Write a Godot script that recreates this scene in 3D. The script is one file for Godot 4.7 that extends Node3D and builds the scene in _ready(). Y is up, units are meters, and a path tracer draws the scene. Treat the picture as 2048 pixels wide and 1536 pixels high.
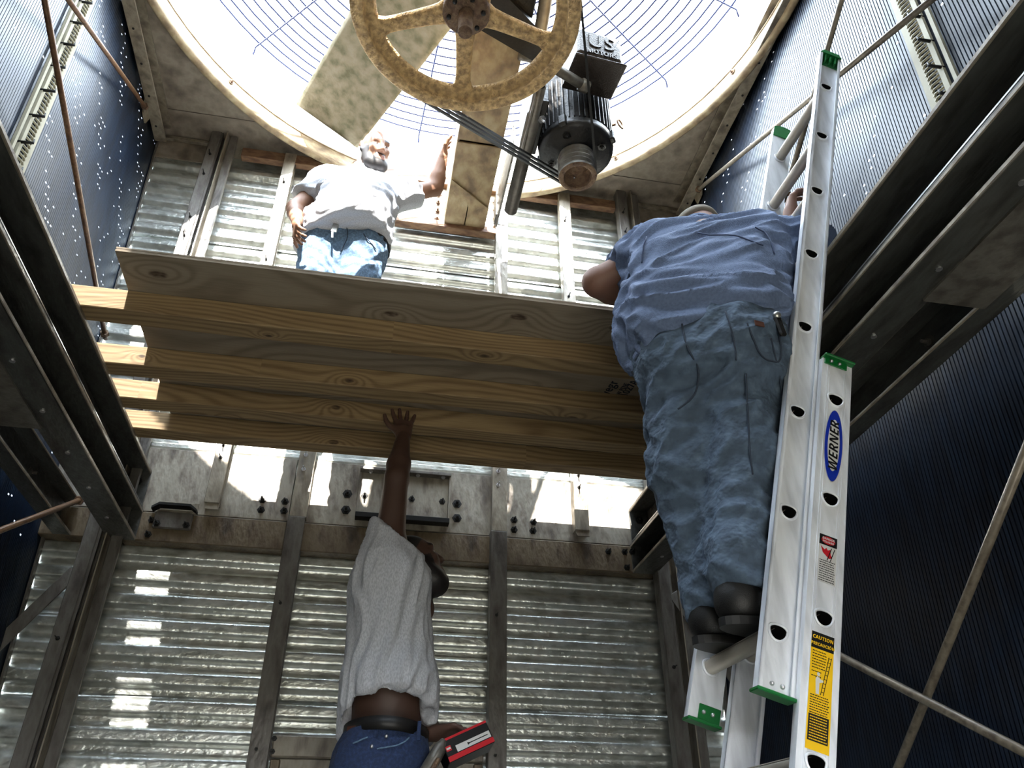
extends Node3D
# Inside a cooling tower cell, looking up at the fan opening. Metres, y up; the lens is at the origin.
const FLOOR := -1.12
const DECK := 4.12
const CX := 0.176
const CZ := -2.0
const LIP_R := 1.72
var HATCH := PackedVector2Array([Vector2(-1.31, -0.88), Vector2(-1.08, -0.88), Vector2(-1.08, 0.45), Vector2(-1.31, 0.45)])
var M := {}
var used := {}
var none: Callable
var rng := RandomNumberGenerator.new()

# ---------------------------------------------------------------- helpers: shapes
func S(smooth := false) -> SurfaceTool:
	var st := SurfaceTool.new()
	st.begin(Mesh.PRIMITIVE_TRIANGLES)
	st.set_smooth_group(0 if smooth else -1)
	return st

func tri(st: SurfaceTool, a: Vector3, b: Vector3, c: Vector3) -> void:
	st.add_vertex(a); st.add_vertex(b); st.add_vertex(c)

func quad(st: SurfaceTool, a: Vector3, b: Vector3, c: Vector3, d: Vector3) -> void:
	tri(st, a, b, c); tri(st, a, c, d)

# box with chamfered edges; B holds the axes
func box(st: SurfaceTool, c: Vector3, size: Vector3, bev := 0.0, B := Basis.IDENTITY) -> void:
	var h := size * 0.5
	bev = minf(bev, minf(h.x, minf(h.y, h.z)) * 0.8)
	if bev <= 0.0:
		var p := []
		for i in 8:
			p.append(c + B * Vector3(h.x if i & 1 else -h.x, h.y if i & 2 else -h.y, h.z if i & 4 else -h.z))
		for q in [[0, 1, 3, 2], [5, 4, 6, 7], [4, 0, 2, 6], [1, 5, 7, 3], [2, 3, 7, 6], [4, 5, 1, 0]]:
			quad(st, p[q[3]], p[q[2]], p[q[1]], p[q[0]])
		return
	var v := {}
	for i in 8:
		var s := Vector3(1 if i & 1 else -1, 1 if i & 2 else -1, 1 if i & 4 else -1)
		for a in 3:
			var k := h - Vector3(bev, bev, bev)
			k[a] = h[a]
			v[i * 3 + a] = c + B * (k * s)
	for a in 3:
		var b := (a + 1) % 3
		var d := (a + 2) % 3
		for s in 2:
			var i0: int = (1 << a) * s
			var f := [i0, i0 | (1 << b), i0 | (1 << b) | (1 << d), i0 | (1 << d)]
			var w := [v[f[0] * 3 + a], v[f[1] * 3 + a], v[f[2] * 3 + a], v[f[3] * 3 + a]]
			if s == 0:
				quad(st, w[0], w[1], w[2], w[3])
			else:
				quad(st, w[3], w[2], w[1], w[0])
		for sb in 2:
			for sd in 2:
				var lo: int = (1 << b) * sb | (1 << d) * sd
				var hi: int = lo | (1 << a)
				var e := [v[lo * 3 + b], v[hi * 3 + b], v[hi * 3 + d], v[lo * 3 + d]]
				if sb == sd:
					quad(st, e[3], e[2], e[1], e[0])
				else:
					quad(st, e[0], e[1], e[2], e[3])
	for i in 8:
		var odd: bool = (i & 1) ^ ((i >> 1) & 1) ^ ((i >> 2) & 1)
		if odd:
			tri(st, v[i * 3 + 2], v[i * 3 + 1], v[i * 3])
		else:
			tri(st, v[i * 3], v[i * 3 + 1], v[i * 3 + 2])

# axes whose y runs along d
func along(d: Vector3, hint := Vector3.UP) -> Basis:
	var y := d.normalized()
	if absf(y.dot(hint)) > 0.98:
		hint = Vector3.BACK if absf(y.z) < 0.9 else Vector3.RIGHT
	var x := hint.cross(y).normalized()
	return Basis(x, y, x.cross(y))

# closed outline swept from a to b; outline x goes along ex, y along ey
func extrude(st: SurfaceTool, pts: PackedVector2Array, a: Vector3, b: Vector3, ex: Vector3, ey: Vector3, caps := true) -> void:
	var n := pts.size()
	if Geometry2D.is_polygon_clockwise(pts):
		pts = pts.duplicate()
		pts.reverse()
	var flip := ex.cross(ey).dot(b - a) < 0.0
	for i in n:
		var p := pts[i]
		var q := pts[(i + 1) % n]
		var a0 := a + ex * p.x + ey * p.y
		var a1 := a + ex * q.x + ey * q.y
		var b0 := b + ex * p.x + ey * p.y
		var b1 := b + ex * q.x + ey * q.y
		if flip:
			quad(st, a0, a1, b1, b0)
		else:
			quad(st, b0, b1, a1, a0)
	if caps:
		var t := Geometry2D.triangulate_polygon(pts)
		for i in range(0, t.size(), 3):
			var k := [pts[t[i]], pts[t[i + 1]], pts[t[i + 2]]]
			var va := []
			var vb := []
			for q in k:
				va.append(a + ex * q.x + ey * q.y)
				vb.append(b + ex * q.x + ey * q.y)
			if flip:
				tri(st, va[2], va[1], va[0]); tri(st, vb[0], vb[1], vb[2])
			else:
				tri(st, va[0], va[1], va[2]); tri(st, vb[2], vb[1], vb[0])

func rect2(x0: float, y0: float, x1: float, y1: float) -> PackedVector2Array:
	return PackedVector2Array([Vector2(x0, y0), Vector2(x1, y0), Vector2(x1, y1), Vector2(x0, y1)])

# C section: web on x=0, flanges towards +x, lips optional
func c_section(w: float, h: float, t: float, lip := 0.0) -> PackedVector2Array:
	var p := PackedVector2Array()
	if lip > 0.0:
		for v in [[0, 0], [w, 0], [w, lip], [w - t, lip], [w - t, t], [t, t], [t, h - t], [w - t, h - t], [w - t, h - lip], [w, h - lip], [w, h], [0, h]]:
			p.append(Vector2(v[0], v[1]))
	else:
		for v in [[0, 0], [w, 0], [w, t], [t, t], [t, h - t], [w, h - t], [w, h], [0, h]]:
			p.append(Vector2(v[0], v[1]))
	return p

func l_section(w: float, h: float, t: float) -> PackedVector2Array:
	return PackedVector2Array([Vector2(0, 0), Vector2(w, 0), Vector2(w, t), Vector2(t, t), Vector2(t, h), Vector2(0, h)])

func tube(st: SurfaceTool, pts: Array, r, n := 10, caps := true) -> void:
	var rings := []
	var prev := Basis()
	for i in pts.size():
		var d: Vector3 = (pts[mini(i + 1, pts.size() - 1)] - pts[maxi(i - 1, 0)]).normalized()
		var B: Basis
		if i == 0:
			B = along(d)
		else:
			var x: Vector3 = (prev.x - d * prev.x.dot(d)).normalized()
			B = Basis(x, d, x.cross(d))
		prev = B
		var rad: float = r[i] if r is Array else r
		var ring := []
		for k in n:
			var a := TAU * k / n
			ring.append(pts[i] + (B.x * cos(a) + B.z * sin(a)) * rad)
		rings.append(ring)
	for i in rings.size() - 1:
		for k in n:
			var k2 := (k + 1) % n
			quad(st, rings[i][k], rings[i][k2], rings[i + 1][k2], rings[i + 1][k])
	if caps:
		for k in range(1, n - 1):
			tri(st, rings[0][0], rings[0][k + 1], rings[0][k])
			var e: Array = rings[-1]
			tri(st, e[0], e[k], e[k + 1])

# profile of (radius, height) turned about axis
func lathe(st: SurfaceTool, prof: Array, o: Vector3, axis := Vector3.UP, n := 24, from := 0.0, to := TAU) -> void:
	var B := along(axis)
	var whole := absf(to - from - TAU) < 0.001
	for i in prof.size() - 1:
		for k in n:
			var a0 := from + (to - from) * k / n
			var a1 := from + (to - from) * (k + 1) / n
			if whole and k == n - 1:
				a1 = from
			var d0 := B.x * cos(a0) + B.z * sin(a0)
			var d1 := B.x * cos(a1) + B.z * sin(a1)
			var p: Vector2 = prof[i]
			var q: Vector2 = prof[i + 1]
			var v0 := o + d0 * p.x + B.y * p.y
			var v1 := o + d1 * p.x + B.y * p.y
			var v2 := o + d1 * q.x + B.y * q.y
			var v3 := o + d0 * q.x + B.y * q.y
			if p.x > 0.00001:
				tri(st, v0, v1, v2)
			if q.x > 0.00001:
				tri(st, v0, v2, v3)

func hoop(st: SurfaceTool, c: Vector3, axis: Vector3, R: float, r: float, n := 48, m := 5) -> void:
	var prof := []
	for k in m + 1:
		var a := TAU * k / m
		prof.append(Vector2(R + cos(a) * r, sin(a) * r))
	lathe(st, prof, c, axis, n)

func ball(st: SurfaceTool, c: Vector3, r: Vector3, B := Basis.IDENTITY, n := 12, m := 8) -> void:
	for i in m:
		for k in n:
			var p := []
			for e in [[i, k], [i, k + 1], [i + 1, k + 1], [i + 1, k]]:
				var t: float = PI * e[0] / m
				var a: float = TAU * (e[1] % n) / n
				p.append(c + B * (Vector3(sin(t) * cos(a), cos(t), sin(t) * sin(a)) * r))
			if i > 0:
				tri(st, p[0], p[1], p[2])
			if i < m - 1:
				tri(st, p[0], p[2], p[3])

# hexagon bolt with washer and shank; d points out of the surface
func bolt(st: SurfaceTool, at: Vector3, d: Vector3, r := 0.011, shank := 0.03) -> void:
	lathe(st, [Vector2(r * 1.9, 0), Vector2(r * 1.9, 0.003), Vector2(r, 0.003), Vector2(r, 0.012), Vector2(r * 0.55, 0.0125), Vector2(r * 0.5, shank), Vector2(0, shank)], at, d, 6)

# ---------------------------------------------------------------- helpers: nodes
func numbered(called: String) -> String:
	used[called] = used.get(called, -1) + 1
	return called if used[called] == 0 else "%s_%03d" % [called, used[called]]

func obj(called: String, st: SurfaceTool, m: Material, parent: Node3D = self, normals := true) -> MeshInstance3D:
	if normals:
		st.generate_normals()
	return mesh_obj(called, st.commit(), m, parent)

func mesh_obj(called: String, mesh: Mesh, m: Material, parent: Node3D = self) -> MeshInstance3D:
	var o := MeshInstance3D.new()
	o.name = numbered(called) if parent == self else called
	o.mesh = mesh
	if m:
		o.material_override = m
	parent.add_child(o, true)
	return o

func tag(o: Node3D, label := "", category := "", group := "", kind := "") -> Node3D:
	if label: o.set_meta("label", label)
	if category: o.set_meta("category", category)
	if group: o.set_meta("group", group)
	if kind: o.set_meta("kind", kind)
	return o

func thing(called: String, label: String, category: String, group := "", at := Vector3.ZERO) -> Node3D:
	var o := Node3D.new()
	o.name = numbered(called)
	o.position = at
	add_child(o)
	return tag(o, label, category, group)

func place(called: String) -> Node3D:
	var o := Node3D.new()
	o.name = called
	add_child(o)
	return tag(o, "", "", "", "structure")

func part(called: String, parent: Node3D) -> Node3D:
	var o := Node3D.new()
	o.name = called
	parent.add_child(o, true)
	return o

# ---------------------------------------------------------------- helpers: materials
func noise_tex(sd: int, freq: float, cols: Array, offs: Array, size := 512, type := FastNoiseLite.TYPE_SIMPLEX_SMOOTH, oct := 4) -> NoiseTexture2D:
	var f := FastNoiseLite.new()
	f.seed = sd
	f.frequency = freq
	f.noise_type = type
	f.fractal_octaves = oct
	var t := NoiseTexture2D.new()
	t.width = size
	t.height = size
	t.seamless = true
	t.noise = f
	var g := Gradient.new()
	var mid := Color(0, 0, 0)
	for c in cols:
		mid += c / cols.size()
	for i in cols.size():
		cols[i] = cols[i].lerp(mid, 0.42)
	g.colors = PackedColorArray(cols)
	g.offsets = PackedFloat32Array(offs)
	t.color_ramp = g
	return t

func bump_tex(sd: int, freq: float, strength := 4.0, size := 512, oct := 3) -> NoiseTexture2D:
	var f := FastNoiseLite.new()
	f.seed = sd
	f.frequency = freq
	f.fractal_octaves = oct
	var t := NoiseTexture2D.new()
	t.width = size
	t.height = size
	t.seamless = true
	t.as_normal_map = true
	t.bump_strength = strength
	t.noise = f
	return t

func mat(called: String, c: Color, rough := 0.6, metal := 0.0, tex: Texture2D = null, scale := Vector3.ONE, nrm: Texture2D = null, nscale := 1.0) -> StandardMaterial3D:
	var m := StandardMaterial3D.new()
	m.resource_name = called
	m.albedo_color = c
	m.roughness = rough
	m.metallic = metal
	m.cull_mode = BaseMaterial3D.CULL_DISABLED
	if tex or nrm:
		m.uv1_triplanar = true
		m.uv1_world_triplanar = true
		m.uv1_scale = scale
		m.uv1_triplanar_sharpness = 4.0
	if tex:
		m.albedo_texture = tex
	if nrm:
		m.normal_enabled = true
		m.normal_texture = nrm
		m.normal_scale = nscale
	M[called] = m
	return m

func wood_image(w: int, h: int, wm: float, hm: float, lines: float, knots: Array, sd: int, light: Color, dark: Color) -> ImageTexture:
	var f := FastNoiseLite.new()
	f.seed = sd
	f.frequency = 1.0
	f.fractal_octaves = 2
	var im := Image.create(w, h, false, Image.FORMAT_RGB8)
	for j in h:
		var v := hm * j / h
		for i in w:
			var u := wm * i / w
			var g := v * lines + f.get_noise_2d(u * 0.7, v * 2.2) * 4.0
			var kd := 0.0
			for k in knots:
				var dx: float = (u - k[0]) * 0.55
				var dy: float = v - k[1]
				var q: float = (dx * dx + dy * dy) / (k[2] * k[2])
				if q < 9.0:
					g += 3.2 * exp(-q * 0.6)
					kd = maxf(kd, 1.0 - smoothstep(0.05, 0.18, q))
			var s := 0.5 + 0.5 * sin(g * TAU)
			s = s * s * 0.6 + 0.25 * (f.get_noise_2d(u * 6.0, v * 160.0) + 0.5) + 0.18 * f.get_noise_2d(u * 1.5 + 9.0, v * 9.0)
			var c := light.lerp(dark, clampf(s, 0.0, 1.0))
			c = c.lerp(Color(0.17, 0.11, 0.07), kd * (0.55 + 0.5 * f.get_noise_2d(u * 30.0, v * 60.0)))
			im.set_pixel(i, j, c)
	return ImageTexture.create_from_image(im)

# ---------------------------------------------------------------- the scene
func _ready() -> void:
	rng.seed = 7
	# lens
	var cam := Camera3D.new()
	cam.name = "camera"
	cam.transform = Transform3D(Basis(Vector3(0.98244, -0.00141, 0.18657), Vector3(-0.10134, 0.83556, 0.53997), Vector3(-0.15665, -0.5494, 0.82075)).orthonormalized(), Vector3.ZERO)
	cam.fov = 52.51
	cam.near = 0.05
	add_child(cam)
	cam.current = true
	# sky, sun, exposure
	var sky := ProceduralSkyMaterial.new()
	sky.sky_top_color = Color(0.88, 0.94, 1.0)
	sky.sky_horizon_color = Color(0.98, 0.99, 1.0)
	sky.sky_energy_multiplier = 1.0
	sky.ground_bottom_color = Color(0.35, 0.34, 0.3)
	sky.ground_horizon_color = Color(0.5, 0.49, 0.45)
	var env := Environment.new()
	env.background_mode = Environment.BG_SKY
	env.sky = Sky.new()
	env.sky.sky_material = sky
	env.tonemap_mode = Environment.TONE_MAPPER_LINEAR
	env.tonemap_exposure = 29.0
	env.sdfgi_enabled = true
	env.ssao_enabled = true
	env.ssil_enabled = true
	var we := WorldEnvironment.new()
	we.name = "environment"
	we.environment = env
	add_child(we)
	var sun := DirectionalLight3D.new()
	sun.name = "sun"
	sun.light_energy = 0.62
	sun.light_color = Color(1.0, 0.98, 0.95)
	sun.light_angular_distance = 0.53
	sun.shadow_enabled = true
	add_child(sun)
	sun.look_at_from_position(Vector3.ZERO, Vector3(0.07, -0.93, -1.0))
	make_materials()
	build_shell()
	build_hatch()
	build_back_wall()
	build_frame()
	build_platform()
	build_fan()
	build_drive()
	build_ladder()
	build_rods()
	build_people()

func make_materials() -> void:
	var C := func(r, g, b): return Color(r, g, b)
	var fine := bump_tex(3, 0.05, 3.0)
	var pitted := bump_tex(4, 0.09, 8.0)
	var cloth_n := bump_tex(5, 0.16, 4.0)
	var galv := noise_tex(11, 0.012, [C.call(0.38, 0.38, 0.36), C.call(0.54, 0.55, 0.54), C.call(0.61, 0.61, 0.60), C.call(0.50, 0.49, 0.47)], [0.15, 0.42, 0.6, 0.85], 512, FastNoiseLite.TYPE_SIMPLEX_SMOOTH, 6)
	mat("galvanised", Color(1.5, 1.52, 1.52), 0.36, 0.82, galv, Vector3(0.9, 1.6, 0.9), fine, 0.35)
	var streak := noise_tex(13, 0.013, [C.call(0.24, 0.21, 0.18), C.call(0.45, 0.41, 0.37), C.call(0.57, 0.55, 0.50), C.call(0.63, 0.61, 0.56), C.call(0.48, 0.44, 0.39)], [0.12, 0.34, 0.5, 0.66, 0.88], 512, FastNoiseLite.TYPE_SIMPLEX_SMOOTH, 6)
	mat("stained_plate", Color.WHITE, 0.5, 0.1, streak, Vector3(1.5, 0.55, 1.0), fine, 0.3)
	mat("grimy_beam", Color(0.74, 0.68, 0.6), 0.5, 0.2, streak, Vector3(1.7, 0.65, 1.3), fine, 0.4)
	var steel := noise_tex(14, 0.015, [C.call(0.22, 0.20, 0.19), C.call(0.36, 0.34, 0.32), C.call(0.45, 0.44, 0.42), C.call(0.36, 0.34, 0.31)], [0.1, 0.4, 0.65, 0.95], 512, FastNoiseLite.TYPE_SIMPLEX_SMOOTH, 5)
	mat("post_steel", Color.WHITE, 0.42, 0.15, steel, Vector3(1.7, 0.6, 1.7), fine, 0.3)
	mat("channel_steel", Color(0.80, 0.84, 0.86), 0.34, 0.25, steel, Vector3(1.9, 1.9, 0.5), fine, 0.3)
	mat("pale_steel", Color(1.35, 1.32, 1.24), 0.42, 0.15, steel, Vector3(1.4, 0.5, 1.4), fine, 0.25)
	mat("dull_deck", Color(1.35, 1.31, 1.25), 0.7, 0.05, steel, Vector3(0.7, 0.7, 0.7))
	mat("black_iron", Color(0.05, 0.045, 0.04), 0.5, 0.3)
	var rusty := noise_tex(15, 0.03, [C.call(0.24, 0.17, 0.14), C.call(0.41, 0.31, 0.24), C.call(0.53, 0.44, 0.34), C.call(0.38, 0.30, 0.24)], [0.1, 0.4, 0.6, 0.9], 256)
	mat("rust", Color.WHITE, 0.75, 0.1, rusty, Vector3(2.5, 2.5, 2.5), pitted, 0.5)
	mat("rusty_header", Color(1.05, 1.0, 0.95), 0.7, 0.0, rusty, Vector3(1.0, 2.5, 2.5))
	mat("grey_rod", Color(1.3, 1.26, 1.18), 0.4, 0.2, steel, Vector3(3, 3, 3))
	mat("rod", Color(1.0, 0.92, 0.82), 0.4, 0.2, rusty, Vector3(3, 3, 3))
	var pvc := noise_tex(16, 0.02, [C.call(0.16, 0.17, 0.19), C.call(0.24, 0.26, 0.29), C.call(0.32, 0.35, 0.38), C.call(0.39, 0.41, 0.43)], [0.2, 0.45, 0.68, 0.95], 512, FastNoiseLite.TYPE_SIMPLEX_SMOOTH, 6)
	mat("fill_pvc", Color(0.30, 0.42, 0.56), 0.36, 0.0, pvc, Vector3(1.2, 0.35, 1.6))
	mat("fill_edge", Color(0.60, 0.58, 0.50), 0.7)
	# fan opening
	var frp := noise_tex(17, 0.012, [C.call(0.49, 0.45, 0.36), C.call(0.75, 0.73, 0.66), C.call(0.83, 0.82, 0.78), C.call(0.85, 0.84, 0.82)], [0.14, 0.3, 0.45, 0.8], 512, FastNoiseLite.TYPE_SIMPLEX_SMOOTH, 6)
	mat("fibreglass", Color.WHITE, 0.6, 0.0, frp, Vector3(0.8, 1.4, 0.8), fine, 0.4)
	var lipt := noise_tex(18, 0.016, [C.call(0.33, 0.28, 0.24), C.call(0.49, 0.43, 0.36), C.call(0.59, 0.55, 0.46), C.call(0.66, 0.64, 0.58)], [0.15, 0.42, 0.65, 0.92], 512, FastNoiseLite.TYPE_SIMPLEX_SMOOTH, 5)
	mat("lip", Color(1.15, 1.12, 1.05), 0.6, 0.0, lipt, Vector3(1.1, 1.8, 1.1), fine, 0.4)
	var bladet := noise_tex(19, 0.014, [C.call(0.29, 0.30, 0.20), C.call(0.43, 0.41, 0.33), C.call(0.54, 0.51, 0.44), C.call(0.59, 0.57, 0.52)], [0.16, 0.36, 0.6, 0.9], 512, FastNoiseLite.TYPE_SIMPLEX_SMOOTH, 6)
	mat("blade", Color.WHITE, 0.65, 0.0, bladet, Vector3(1.2, 1.2, 1.2), fine, 0.5)
	mat("guard_wire", Color(0.10, 0.14, 0.30), 0.45, 0.2)
	var cast := noise_tex(20, 0.03, [C.call(0.26, 0.22, 0.18), C.call(0.40, 0.35, 0.28), C.call(0.52, 0.47, 0.38), C.call(0.58, 0.54, 0.46)], [0.15, 0.42, 0.64, 0.92], 512, FastNoiseLite.TYPE_SIMPLEX_SMOOTH, 5)
	mat("cast_iron", Color(1.65, 1.55, 1.35), 0.62, 0.15, cast, Vector3(1.6, 1.6, 1.6), pitted, 0.9)
	mat("beam_frp", Color(1.1, 1.05, 0.95), 0.62, 0.05, lipt, Vector3(1.0, 1.0, 0.7), fine, 0.4)
	mat("motor", Color(0.10, 0.10, 0.105), 0.45, 0.25, steel, Vector3(1.6, 1.6, 1.6), fine, 0.4)
	M.motor.albedo_color = Color(0.30, 0.30, 0.31)
	mat("mount_steel", Color(1.05, 1.06, 1.05), 0.4, 0.25, steel, Vector3(1.5, 1.5, 1.5), fine, 0.3)
	mat("belt", Color(0.035, 0.033, 0.032), 0.5)
	mat("box_cast", Color(0.17, 0.14, 0.12), 0.45, 0.2, null, Vector3(2, 2, 2), pitted, 0.4)
	# timber
	var tim := wood_image(768, 192, 2.2, 0.5, 34.0, [[0.35, 0.1, 0.03], [1.3, 0.3, 0.035], [1.75, 0.08, 0.02], [0.8, 0.42, 0.03]], 5, Color(0.60, 0.51, 0.37), Color(0.42, 0.33, 0.22))
	for i in 4:
		var m := mat("timber_%d" % i, Color.WHITE, 0.7, 0.0, tim, Vector3(0.4545, 2.0, 2.0))
		m.uv1_offset = Vector3(0.23 * i, 0.31 * i, 0.17 * i)
	# aluminium
	var al := noise_tex(21, 0.02, [C.call(0.62, 0.63, 0.64), C.call(0.75, 0.76, 0.77), C.call(0.82, 0.83, 0.84)], [0.2, 0.5, 0.8], 256)
	mat("aluminium", Color(1.2, 1.2, 1.21), 0.32, 0.2, al, Vector3(3, 0.6, 3), fine, 0.15)
	mat("rung_metal", Color(0.93, 0.88, 0.80), 0.4, 0.25, al, Vector3(3, 3, 0.6), fine, 0.15)
	mat("green_cap", Color(0.03, 0.40, 0.17), 0.4)
	mat("rivet", Color(0.75, 0.75, 0.76), 0.3, 0.8)
	mat("sticker_blue", Color(0.05, 0.17, 0.62), 0.35)
	mat("sticker_white", Color(0.78, 0.78, 0.77), 0.4)
	mat("sticker_black", Color(0.03, 0.03, 0.035), 0.4)
	mat("sticker_red", Color(0.72, 0.07, 0.12), 0.4)
	mat("sticker_yellow", Color(0.90, 0.72, 0.03), 0.4)
	mat("ink", Color(0.05, 0.09, 0.15), 0.8)
	# floor
	var conc := noise_tex(22, 0.02, [C.call(0.22, 0.21, 0.19), C.call(0.36, 0.35, 0.32), C.call(0.44, 0.42, 0.38)], [0.2, 0.5, 0.85], 256)
	mat("wet_concrete", Color(1.15, 1.15, 1.13), 0.5, 0.0, conc, Vector3(0.8, 0.8, 0.8))
	# people
	var heather := noise_tex(23, 0.12, [C.call(0.62, 0.63, 0.66), C.call(0.74, 0.75, 0.78), C.call(0.82, 0.83, 0.85)], [0.25, 0.5, 0.78], 256)
	mat("grey_tee", Color.WHITE, 0.9, 0.0, heather, Vector3(5, 2.2, 5), cloth_n, 0.35)
	mat("grey_tee_upper", Color(1.0, 1.0, 1.0), 0.9, 0.0, heather, Vector3(5, 2.2, 5), cloth_n, 0.35)
	var blue := noise_tex(24, 0.1, [C.call(0.36, 0.42, 0.54), C.call(0.41, 0.48, 0.61), C.call(0.46, 0.53, 0.66)], [0.25, 0.5, 0.8], 256)
	mat("work_shirt", Color(0.92, 0.92, 0.92), 0.85, 0.0, blue, Vector3(3, 3, 3), cloth_n, 0.3)
	var den := noise_tex(25, 0.06, [C.call(0.22, 0.27, 0.33), C.call(0.26, 0.32, 0.39), C.call(0.32, 0.39, 0.47), C.call(0.42, 0.49, 0.57)], [0.2, 0.45, 0.65, 0.9], 512, FastNoiseLite.TYPE_SIMPLEX_SMOOTH, 6)
	mat("worn_denim", Color.WHITE, 0.9, 0.0, den, Vector3(0.7, 0.7, 0.7), cloth_n, 0.4)
	mat("light_denim", Color(1.25, 1.3, 1.32), 0.9, 0.0, den, Vector3(2, 2, 2), cloth_n, 0.4)
	mat("dark_denim", Color(0.50, 0.58, 0.78), 0.9, 0.0, den, Vector3(2.2, 2.2, 2.2), cloth_n, 0.4)
	mat("shirt_seam", Color(0.24, 0.29, 0.40), 0.9)
	mat("seam", Color(0.19, 0.23, 0.29), 0.9)
	mat("leather", Color(0.05, 0.04, 0.035), 0.5)
	mat("boot", Color(0.035, 0.032, 0.032), 0.55, 0.0, null, Vector3(4, 4, 4), cloth_n, 0.3)
	mat("patch", Color(0.30, 0.16, 0.09), 0.7)
	mat("cap_cloth", Color(0.46, 0.43, 0.38), 0.9, 0.0, null, Vector3(4, 4, 4), cloth_n, 0.4)
	mat("glove", Color(0.07, 0.075, 0.085), 0.8)
	mat("key_metal", Color(0.7, 0.7, 0.68), 0.3, 0.8)
	mat("tooth", Color(0.8, 0.78, 0.72), 0.4)
	for s in ["skin", "skin_upper", "skin_ladder"]:
		var m := mat(s, Color.WHITE, 0.55)
		m.vertex_color_use_as_albedo = true

func XL(y: float) -> float:
	return -1.44 - 0.05 * (y - 0.5)

func XR(y: float) -> float:
	return 1.74 + 0.06 * (y - 0.5)

# one pack of film fill: upright flutes with small gaps where daylight comes through
func fill_pack(parent: Node3D, side: int, z0: float, z1: float, y0: float, y1: float, m: Material, gaps: float) -> void:
	var st := S(false)
	var pitch := 0.016
	var n := int((z1 - z0) / pitch)
	pitch = (z1 - z0) / n
	var f := func(y: float, d: float) -> float: return XL(y) - d if side < 0 else XR(y) + d
	for i in n:
		var z := z0 + pitch * i
		# flush edge, wall in, bottom, wall out
		var run := [[z, 0.0, z + pitch * 0.6, 0.002], [z + pitch * 0.6, 0.002, z + pitch * 0.68, 0.007], [z + pitch * 0.68, 0.007, z + pitch * 0.92, 0.007], [z + pitch * 0.92, 0.007, z + pitch, 0.0]]
		for h in 4:
			var cuts := [y0]
			if h == 0 and i % 2 == 0 and gaps > 0.0:
				var y := y0 + 0.03 + fmod(i * 0.021, 0.05)
				while y < y1 - 0.03:
					var band := fmod(absf(y - z * 1.1), 0.5)
					var p := 0.75 if band < 0.07 else (0.3 if band < 0.16 else 0.02)
					if rng.randf() < p * gaps:
						cuts.append(y)
						cuts.append(y + 0.008)
					y += 0.046
			cuts.append(y1)
			var q: Array = run[h]
			for k in range(0, cuts.size(), 2):
				var pa: float = cuts[k]
				var pb: float = cuts[k + 1]
				quad(st, Vector3(f.call(pa, q[1]), pa, q[0]), Vector3(f.call(pa, q[3]), pa, q[2]), Vector3(f.call(pb, q[3]), pb, q[2]), Vector3(f.call(pb, q[1]), pb, q[0]))
	var o := obj("fill_pack", st, m, parent)
	o.set_meta("kind", "stuff")

# upright strip of ribbed edge trim between two packs, with hooks
func seam_strip(side: int, z: float, label: String) -> void:
	var y0 := 1.9
	var y1 := 4.05
	var t := thing("fill_seam_strip", label, "strip", "ribbed strips between fill packs")
	var X := func(y: float) -> float: return XL(y) + 0.012 if side < 0 else XR(y) - 0.012
	for b in [[-0.055, 0.03], [0.022, 0.022], [0.062, 0.016]]:
		var st := S()
		var ez := Vector3(0, 0, 1)
		extrude(st, rect2(-b[1] * 0.5, 0, b[1] * 0.5, 0.012), Vector3(X.call(y0), y0, z + b[0]), Vector3(X.call(y1), y1, z + b[0]), ez, Vector3(-side, 0, 0))
		obj("edge_bar", st, M.fill_edge, t)
	var st2 := S(true)
	var y := y0
	while y < y1:
		tube(st2, [Vector3(X.call(y), y, z - 0.075), Vector3(X.call(y) - side * 0.012, y + 0.004, z - 0.03), Vector3(X.call(y), y, z + 0.012)], 0.005, 5)
		y += 0.024
	tag(obj("ribs", st2, M.fill_edge, t), "row of pale ribs", "", "", "stuff")
	y = y0 + 0.1
	while y < y1:
		var st3 := S(true)
		tube(st3, [Vector3(X.call(y), y, z + 0.03), Vector3(X.call(y) - side * 0.05, y + 0.015, z + 0.02), Vector3(X.call(y) - side * 0.045, y + 0.04, z + 0.015)], [0.007, 0.006, 0.003], 5)
		obj("hook", st3, M.black_iron, t)
		y += 0.16

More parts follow.
